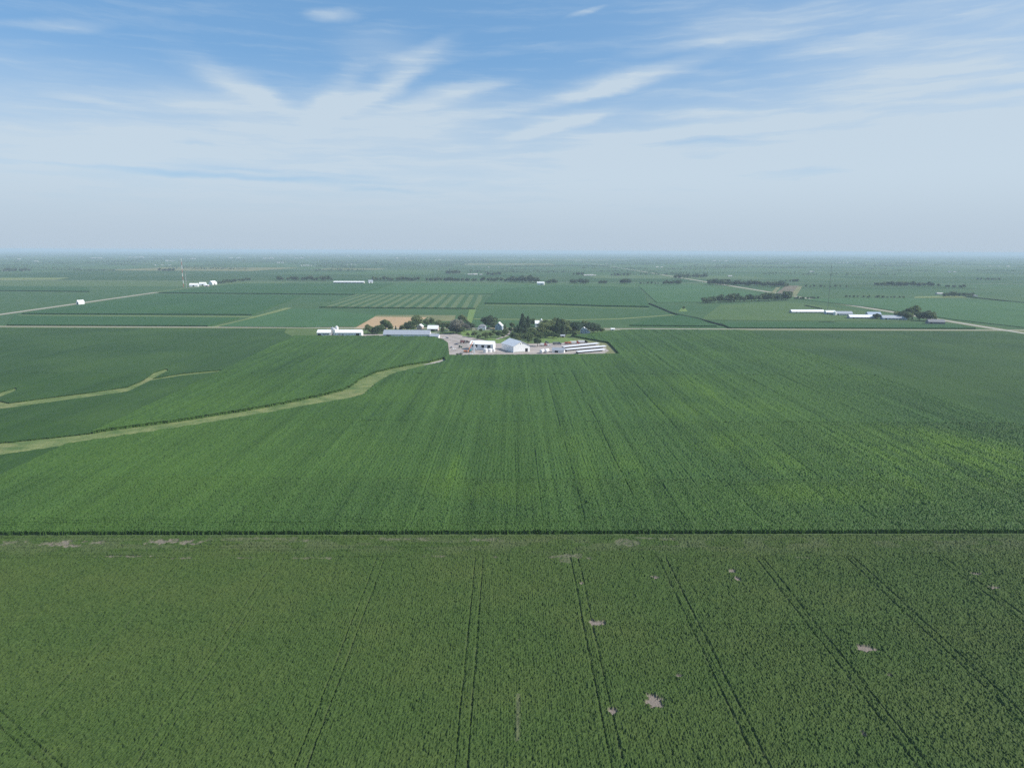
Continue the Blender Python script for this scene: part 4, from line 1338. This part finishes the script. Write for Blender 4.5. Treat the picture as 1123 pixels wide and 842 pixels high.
FT = [('a', 403.7, 366, 10.5, 'rounded green tree at the right end of the long white shed'), ('b', 414, 366.3, 9.5, 'bushy green tree between the long white shed and the very long grey shed'),
      ('a', 423, 363, 13, 'tallest green tree before the tan stubble'), ('c', 434, 363, 6, 'small dark conifer behind the grey shed, before the stubble, left of its twin'), ('c', 439, 363, 6.5, 'small dark conifer behind the grey shed, right of its twin'),
      ('b', 446, 362.5, 9.5, 'round dark green tree at the right edge of the tan stubble'), ('b', 457.0, 359.5, 14.5, 'big green tree behind the pinkish house'), ('s', 473.5, 357.5, 10, 'thin bare-stemmed tree behind the low pale roofed house'),
      ('c', 485.5, 364, 10.5, 'narrow dark conifer right of the low pale roofed house'), ('d', 493.5, 363, 10.5, 'dark tree at the left flank of the big grey tree'),
      ('g', 500.7, 366, 16, 'very broad grey purple tree at the yard edge'), ('a', 507, 357.5, 13, 'leafy green tree behind the grey purple tree'), ('k', 517, 362, 8, 'round dark tree left of the grey hip roofed house'),
      ('k', 536, 359.5, 13.5, 'broad very dark tree behind the grey hip roofed house'), ('c', 554, 362, 7.5, 'slim dark conifer right of the tall pale blue house'),
      ('a', 520.4, 370, 7, 'small tree on the lawn behind the workshop roof, left of two'), ('a', 532.5, 371.6, 8, 'small tree on the lawn behind the workshop roof, right of two'),
      ('d', 546.5, 370, 8, 'grey green tree in front of the tall pale blue house'), ('a', 556, 368, 5.5, 'low bushy tree left of the white box trucks'), ('b', 562.6, 371.5, 7.5, 'dark bushy tree just behind the big barn ridge'),
      ('b', 567.5, 374, 8.5, 'dark leafy tree touching the big barn roof'), ('e', 573, 365, 22, 'tallest dark spruce of the whole farmstead'), ('e', 578.8, 364, 18, 'second tallest spruce beside the tallest one'),
      ('a', 579, 377.5, 14, 'green tree between the two white box trucks'), ('d', 589.5, 379.8, 10.5, 'slim green tree right of the barn gable'), ('b', 584.6, 357, 8, 'dark tree left of the large house with a cupola'),
      ('b', 595, 368, 15, 'wide tree hiding the front of the large house with a cupola'), ('a', 604, 365, 14, 'dark tree right of the large house with a cupola'), ('e', 611.7, 368.5, 20.5, 'tall ragged spruce in the middle of the grove'),
      ('b', 615.0, 368, 13, 'leafy tree right against the tall ragged spruce'), ('a', 621, 367, 11.5, 'pale green tree at the right end of the grove'), ('k', 622.5, 360, 8.5, 'dark tree behind the right end of the grove'),
      ('k', 630.8, 365.5, 12.5, 'dense dark tree left of the blue grey house'), ('a', 639.5, 358.5, 7.5, 'tree crown behind the blue grey house'), ('k', 650.5, 365.4, 11.5, 'broad dark tree right of the blue grey house'),
      ('d', 655.6, 365.0, 8.5, 'smaller green tree at the right foot of the broad dark tree'), ('a', 660.5, 365.0, 5.5, 'last small bushy tree of the farmstead towards the road'), ('a', 590, 371.6, 6, 'low tree under the wide tree by the lawn'),
      ('a', 598, 371, 7, 'bushy tree at the back of the dry lawn'), ('b', 606.5, 371, 7.5, 'shady tree behind the tiny garden shed'), ('d', 527, 364.6, 4.5, 'shrubby tree before the grey hip roofed house'),
      ('s', 463.5, 365, 5, 'small tree between the grey shed roof and the pinkish house'), ('a', 750, 339.6, 4.0, 'lone bush beside the winding drain'), ('a', 513, 369.6, 5, 'bush at the yard side of the lawn patch'),
      ('b', 501.5, 389.6, 2.4, 'low dark hedge bush at the yard front, left one'), ('b', 505.4, 390.0, 2.4, 'low dark hedge bush at the yard front, right one'),
      ('b', 984, 349.6, 9, 'dark tree at the left of the livestock farm grove'), ('k', 990, 350.6, 10.5, 'broad dark tree in the livestock farm grove'), ('d', 1000.5, 350, 16.5, 'tallest tree of the livestock farm grove'),
      ('k', 1008.5, 351.6, 10, 'dark round tree right of the tallest grove tree'), ('k', 1016.5, 352, 12, 'big dark tree at the right of the livestock farm grove'), ('a', 1022, 352.6, 10, 'dark tree beside the dark roofed shed'),
      ('k', 961.5, 350, 6.5, 'dark tree between the white and blue livestock sheds'), ('b', 996, 351, 9, 'bushy tree under the tallest grove tree'), ('a', 905.4, 343.2, 3.2, 'small bush at the end of the long white livestock shed')]
rt = random.Random(5)


def place_tree(k, px, py, hpx, label, group=None):
    src = KINDS[k]
    if k not in USED:
        t = src; USED.add(k)
    else:
        t = copy_tree(src)
    s = hpx * mpp(py) / 10.0
    t.location = (*at(px, py), 0)
    t.rotation_euler = (0, 0, rt.uniform(0, 6.28))
    sw = s * rt.uniform(1.0, 1.3)
    t.scale = (sw, sw, s)
    tag(t, label, 'tree', group)
    return t


for f in FT + EXTRA:
    place_tree(*f)


def far_proto(seed, w=9.0, n=330):
    rng = np.random.default_rng(seed)
    h = 10.0
    lobes = [(0, 0, h * .62, w * .28, .95)]
    for i in range(7):
        a = i * 2.4 + rng.random()
        lobes.append((w * .26 * math.cos(a), w * .26 * math.sin(a), h * (.3 + .45 * rng.random()), w * (.15 + .1 * rng.random()), .95))
    v, f = leaf_quads(rng, crown_points(rng, n, lobes), .8)
    b = MB().tube((0, 0, -.2), (0, 0, h * .5), .3, .18, 4, caps=False)
    v2 = np.array(b.v); f2 = np.array([q for q in b.f if len(q) == 4])
    me = np_mesh('row_tree', np.concatenate([v, v2]), np.concatenate([f, f2 + len(v)]), ['far_leaf', 'bark'], None, [0] * len(f) + [1] * len(f2))
    return me


FARP = [far_proto(41), far_proto(42, 11), far_proto(43, 7), far_proto(44, 10)]
ROWS = [  # x0, x1, y base left, y base right, height px, count, label, group
    (771, 866, 332.6, 329.0, 9.5, 26, 'bushy tree in the row along the hay field top', 'trees along the top of the hay field'),
    (776, 864, 312.4, 314.8, 7.0, 34, 'tree in the dense shelter belt beyond the far side road', 'trees of the shelter belt beyond the side road'),
    (740, 776, 305.6, 304.2, 5.0, 13, 'tree in the dark belt just left of the far side road', 'trees of the dark belt by the road'),
    (727, 745, 312.2, 312.0, 5.5, 8, 'tree in the small clump left of the pale road', 'trees of the small clump by the road'),
    (700, 724, 311.4, 311.6, 2.6, 6, 'small scattered tree along the far lane', 'small trees along the far lane'),
    (305, 367, 307.6, 308.0, 5.4, 15, 'tree in the line left of the long white far building', 'trees left of the long white far building'),
    (409, 461, 308.2, 308.0, 5.2, 15, 'tree in the line right of the long white far building', 'trees right of the long white far building'),
    (466, 560, 308.4, 309.0, 5.4, 24, 'tree in the long middle tree line', 'trees of the middle tree line'),
    (560, 592, 309.2, 310.2, 8.5, 9, 'tall tree in the clump left of the white building', 'tall trees by the white far building'),
    (598, 611, 311.0, 311.0, 5.2, 5, 'tree just right of the white building in the tree line', 'trees right of the white far building'),
    (625, 632, 311.2, 311.2, 5.0, 2, 'tree of a pair standing in the open beyond the corn', 'pair of trees in the open'),
    (636, 643, 311.2, 311.2, 6.5, 3, 'tree of a tight clump of three in the open field line', 'clump of three trees'),
    (656, 666, 311.2, 311.2, 4.6, 4, 'tree of a low clump right of the tight three', 'low clump of trees'),
    (679, 692, 311.0, 311.2, 6.0, 5, 'tree of the round clump near the field corner', 'round clump of trees'),
    (238, 275, 311.6, 307.6, 4.0, 13, 'small tree along the lane right of the mast farm', 'trees along the mast farm lane'),
    (174, 192, 297.4, 297.6, 3.4, 6, 'tree of a clump in the pale far field', 'clump in the pale far field'),
    (489, 505, 300.6, 300.8, 5.0, 6, 'tree beside the far white farm at centre', 'trees at the central far farm'),
    (534, 548, 302.2, 302.4, 4.4, 5, 'tree right of the far white farm at centre', 'trees right of the central far farm'),
    (628, 640, 301.8, 302, 4.4, 4, 'tree by the far sheds right of centre', 'trees by the right centre sheds'),
    (669, 690, 302.6, 302.6, 3.6, 6, 'tree near the far white house by the road bend', 'trees by the road bend house'),
    (926, 992, 326.2, 327.0, 2.8, 15, 'small bush along the far field boundary', 'bushes along the far field boundary'),
    (869, 898, 328.4, 328.0, 3.2, 8, 'bush beside the side road above the sheds', 'bushes beside the side road'),
    (957, 1030, 313.4, 314.4, 5.6, 20, 'tree of the long dark belt on the right plain', 'trees of the long right belt'),
    (1036, 1060, 315.4, 315.6, 3.6, 7, 'tree of the low belt right of the long belt', 'trees of the low right belt'),
    (1034, 1068, 325.4, 325.0, 6.0, 12, 'tree round the far right farm', 'trees round the far right farm'),
    (861, 876, 309.0, 309.2, 3.4, 5, 'tree of the small clump behind the shelter belt', 'small clump behind the shelter belt'),
    (880, 930, 315.0, 315.2, 3.0, 9, 'scattered tree right of the shelter belt', 'scattered trees right of the shelter belt'),
    (1071, 1097, 307.2, 307.4, 3.0, 7, 'tree of the far belt near the right edge', 'trees of the far right belt'),
    (3, 34, 297.6, 297.4, 3.4, 9, 'tree among the far houses at the left edge', 'trees among the left edge houses')]
allrow = {}
for x0, x1, ya, yb, hp, n, lb, gp in ROWS:
    for i in range(n):
        f = (i + .5 + rt.uniform(-.3, .3)) / n
        px = x0 + (x1 - x0) * f
        py = ya + (yb - ya) * f + rt.uniform(-.12, .12)
        k = rt.randrange(4)
        o = link('row_tree', FARP[k], None, (*at(px, py), 0), rt.uniform(0, 6.28))
        s = hp * mpp(py) / 10 * rt.uniform(.62, 1.12)
        w = s * rt.uniform(.95, 1.4)
        o.scale = (w, w, s)
        tag(o, lb, 'tree', gp)

# distant woods, reading as bands along the plain
rng = np.random.default_rng(77)
V = []
for i in range(560):
    D = 3600 * (9.0 ** rng.random())
    X = (rng.random() - .5) * 1.75 * D
    if D < 5200 and -.75 < X / D < .75 and rng.random() < .65:
        continue
    ln = rng.uniform(60, 420) * (1.0 + D / 20000); dp = rng.uniform(15, 60); h = rng.uniform(9, 17)
    n = int(ln / 3.2)
    c = np.stack([X + (rng.random(n) - .5) * ln, D + (rng.random(n) - .5) * dp, h * (.12 + .75 * rng.random(n)) * (.6 + .4 * rng.random(n))], 1)
    v, f = leaf_quads(rng, c, 3.6)
    V.append(v)
V = np.concatenate(V)
o = link('distant_woods', np_mesh('distant_woods', V, np.arange(len(V)).reshape(-1, 4), ['far_leaf']))
tag(o, 'far belts of woodland fading to blue along the horizon', 'woods', None, 'stuff')

# ------------------------------------------------------------------ livestock farm on the right
LS = [('shed', 'long low white roofed livestock shed, leftmost on the right hand farm', 884.7, 343.2, 2, 66, 13, 3.0, 6.4, 'concrete', 'white_steel'),
      ('shed', 'short grey roofed shed between the long white shed and the grain bin', 910, 344.6, -4, 18, 12, 4.0, 7.4, 'blue_grey_siding', 'white_steel'),
      ('shed', 'grey roofed livestock shed in the middle of the right hand farm', 924.5, 345.6, -6, 31, 13, 3.4, 7.4, 'white_steel', 'grey_steel_roof'),
      ('shed', 'bright white roofed livestock shed lying nearer than the grey one', 944.5, 349.4, -4, 46, 14, 3.2, 7.0, 'concrete', 'white_steel'),
      ('shed', 'blue grey roofed shed behind the bright white roofed one', 957.5, 347.2, -4, 24, 13, 4.4, 8.6, 'blue_grey_siding', 'blue_grey_siding'),
      ('shed', 'long grey blue shed beside the livestock farm grove', 979.5, 350.6, -5, 42, 13, 3.6, 7.8, 'blue_grey_siding', 'grey_steel_roof'),
      ('shed', 'dark roofed low shed at the road end of the grove', 1025.5, 355.0, -8, 26, 13, 3.6, 7.4, 'shingle_grey', 'shingle_grey')]
for nm, lb, px, py, rz, ln, w, ev, rg, wm, rm in LS:
    gable(nm, lb, 'shed', at(px, py), rad(rz), ln, w, ev, rg, wm, rm,
          doors=[('front', -ln * .36, 3, 2.6, 0, 'door', 'dark_opening')] + [('front', -ln * .2 + ln * .14 * k, ln * .1, 1.1, 1.1, 'window', 'dark_opening') for k in range(5)])
grain_bin(915.4, 345.8, 2.6, 6.4, 'pale grain bin beside the grey roofed livestock shed', None, 'white_steel')
# mast farm on the left
for nm, lb, px, py, rz, ln, w, ev, rg in (('shed', 'white shed nearest the red mast', 213, 314.4, 10, 26, 16, 6, 11), ('shed', 'white shed in the middle of the mast farm', 222.6, 313.2, 10, 22, 14, 6, 11),
                                          ('shed', 'white shed at the right end of the mast farm', 233.5, 312.2, 70, 22, 16, 7, 13)):
    gable(nm, lb, 'shed', at(px, py), rad(rz), ln, w, ev, rg, 'white_steel', 'white_steel', doors=[('front', 0, 5, 4, 0, 'door', 'dark_opening')])
gable('shed', 'low dark sided shed between the white mast farm sheds', 'shed', at(226.8, 314.2), rad(10), 14, 8, 4, 6, 'pink_siding', 'white_steel', doors=[('front', 0, 4, 3, 0, 'door', 'dark_opening')])
gable('shed', 'very long bright white building in the far tree line', 'shed', at(383, 310.6), rad(0), 112, 18, 4.5, 7.5, 'concrete', 'white_paint', doors=[('front', -50 + 14 * k, 6, 4.5, 0, 'door', 'shingle_grey') for k in range(8)])
gable('shed', 'small white gabled building just right of the very long one', 'shed', at(406.4, 310.4), rad(20), 16, 15, 6, 11, 'white_steel', 'grey_steel_roof', doors=[('front', 0, 4, 4, 0, 'door', 'dark_opening')])
gable('shed', 'solitary white building standing out of the middle tree line', 'shed', at(593, 312.4), rad(-10), 25, 16, 7, 11, 'white_steel', 'white_steel', doors=[('front', 4, 5, 4, 0, 'door', 'dark_opening')])

# far farm sheds, too small to show parts
bb = MB().prism([(-6, 0), (6, 0), (6, 4.5), (0, 8), (-6, 4.5)], -10, 10)
me_far = bpy.data.meshes.new('farm_shed'); me_far.from_pydata(bb.v, [], bb.f); me_far.materials.append(MATS['concrete']); me_far.update()
FS = [(99, 113, 283.6, 2), (166, 190, 291.2, 3), (140, 158, 282.6, 3), (3, 10, 297.4, 2), (22, 26, 297.0, 1), (19, 22, 284.6, 1), (38, 42, 287, 2), (181, 192, 286.4, 3), (288, 300, 283.8, 3), (303, 312, 288.4, 2),
      (328, 343, 291.6, 4), (378, 392, 290.4, 3), (322, 334, 283.4, 2), (513, 523, 301.4, 3), (526, 529, 301.6, 1), (511, 517, 286.6, 1), (525, 540, 293.4, 2), (640, 654, 302.4, 4),
      (676, 680, 302.4, 1), (663, 672, 289.6, 2), (888, 893, 298.4, 2), (848, 866, 289.4, 4), (1039, 1049, 298.6, 2), (1066, 1072, 325.2, 1), (1028, 1032, 323, 1), (1044, 1047, 287, 1), (718, 728, 293.4, 2),
      (476, 484, 285.4, 2), (560, 590, 284.6, 3), (918, 932, 288.6, 3), (208, 215, 284.2, 1), (380, 384, 280.8, 2), (780, 800, 286.4, 3), (990, 1010, 287.4, 2), (1080, 1110, 292.4, 3), (798, 803, 303.4, 1), (248, 266, 283.2, 2), (430, 450, 283.4, 2)]
for x0, x1, py, n in FS:
    for i in range(n):
        px = x0 + (x1 - x0) * (i + .5) / n
        o = link('farm_shed', me_far, None, (*at(px, py), 0), rt.choice([0, 0, 0, 1.57, .2]))
        s = rt.uniform(.7, 1.2) * min(1.8, max(.9, mpp(py) / 9))
        o.scale = (s * min(1.8, max(1, (x1 - x0) / n * mpp(py) / 40)), s, s * .8)
        tag(o, 'tiny white farm building far off on the hazy plain', 'shed', 'tiny white farm buildings far off on the plain')


# ------------------------------------------------------------------ masts
def mast(px, py, h, w, label, mats, guys=True):
    t = empty('radio_mast', (*at(px, py), 0), 0, label, 'radio mast')
    seg = 8
    for k in range(seg):
        z0, z1 = h * k / seg, h * (k + 1) / seg
        m = MB()
        for i in range(3):
            a = 2 * math.pi * i / 3; b = 2 * math.pi * (i + 1) / 3
            pa = (w * math.cos(a), w * math.sin(a)); pb = (w * math.cos(b), w * math.sin(b))
            m.tube((*pa, z0), (*pa, z1), .22 if w > .6 else .1, n=5)
            for q in range(4):
                za, zb = z0 + (z1 - z0) * q / 4, z0 + (z1 - z0) * (q + 1) / 4
                m.tube((*pa, za), (*pb, zb), .1 if w > .6 else .06, n=4)
        m.build('mast_section', mats[k % len(mats)], t)
    MB().tube((0, 0, h), (0, 0, h + 4), .15).build('antenna', 'mast_grey', t)
    if guys:
        m = MB()
        for i in range(3):
            a = 2 * math.pi * i / 3 + .5
            for zz in (.5, .95):
                m.tube((0, 0, h * zz), (h * .5 * math.cos(a), h * .5 * math.sin(a), 0), .05, n=4)
        m.build('guy_wire', 'mast_grey', t)
    return t


mast(201.4, 315.0, 92, .95, 'tall red and white lattice mast beside the far white farm', ['mast_red', 'white_paint'])
mast(204.6, 315.4, 52, .8, 'shorter pale lattice mast right of the red one', ['galvanised'], False)
mast(907.6, 339.4, 92, .45, 'thin dark guyed mast above the livestock farm', ['mast_grey'])

# ------------------------------------------------------------------ haze
hb = MB().box(-44000, 44000, -2600, 43000, -1.0, 124.0)
m = new_mat('haze_air'); t = NT(m)
pv = t.n('ShaderNodeVolumePrincipled')
pv.inputs['Color'].default_value = (*HAZE_COLOR, 1)
pv.inputs['Density'].default_value = HAZE_DENSITY
pv.inputs['Density Attribute'].default_value = ''
pv.inputs['Anisotropy'].default_value = 0.0
t.l(pv.outputs[0], t.out.inputs['Volume'])
o = hb.build('haze', 'haze_air')
tag(o, kind='stuff')
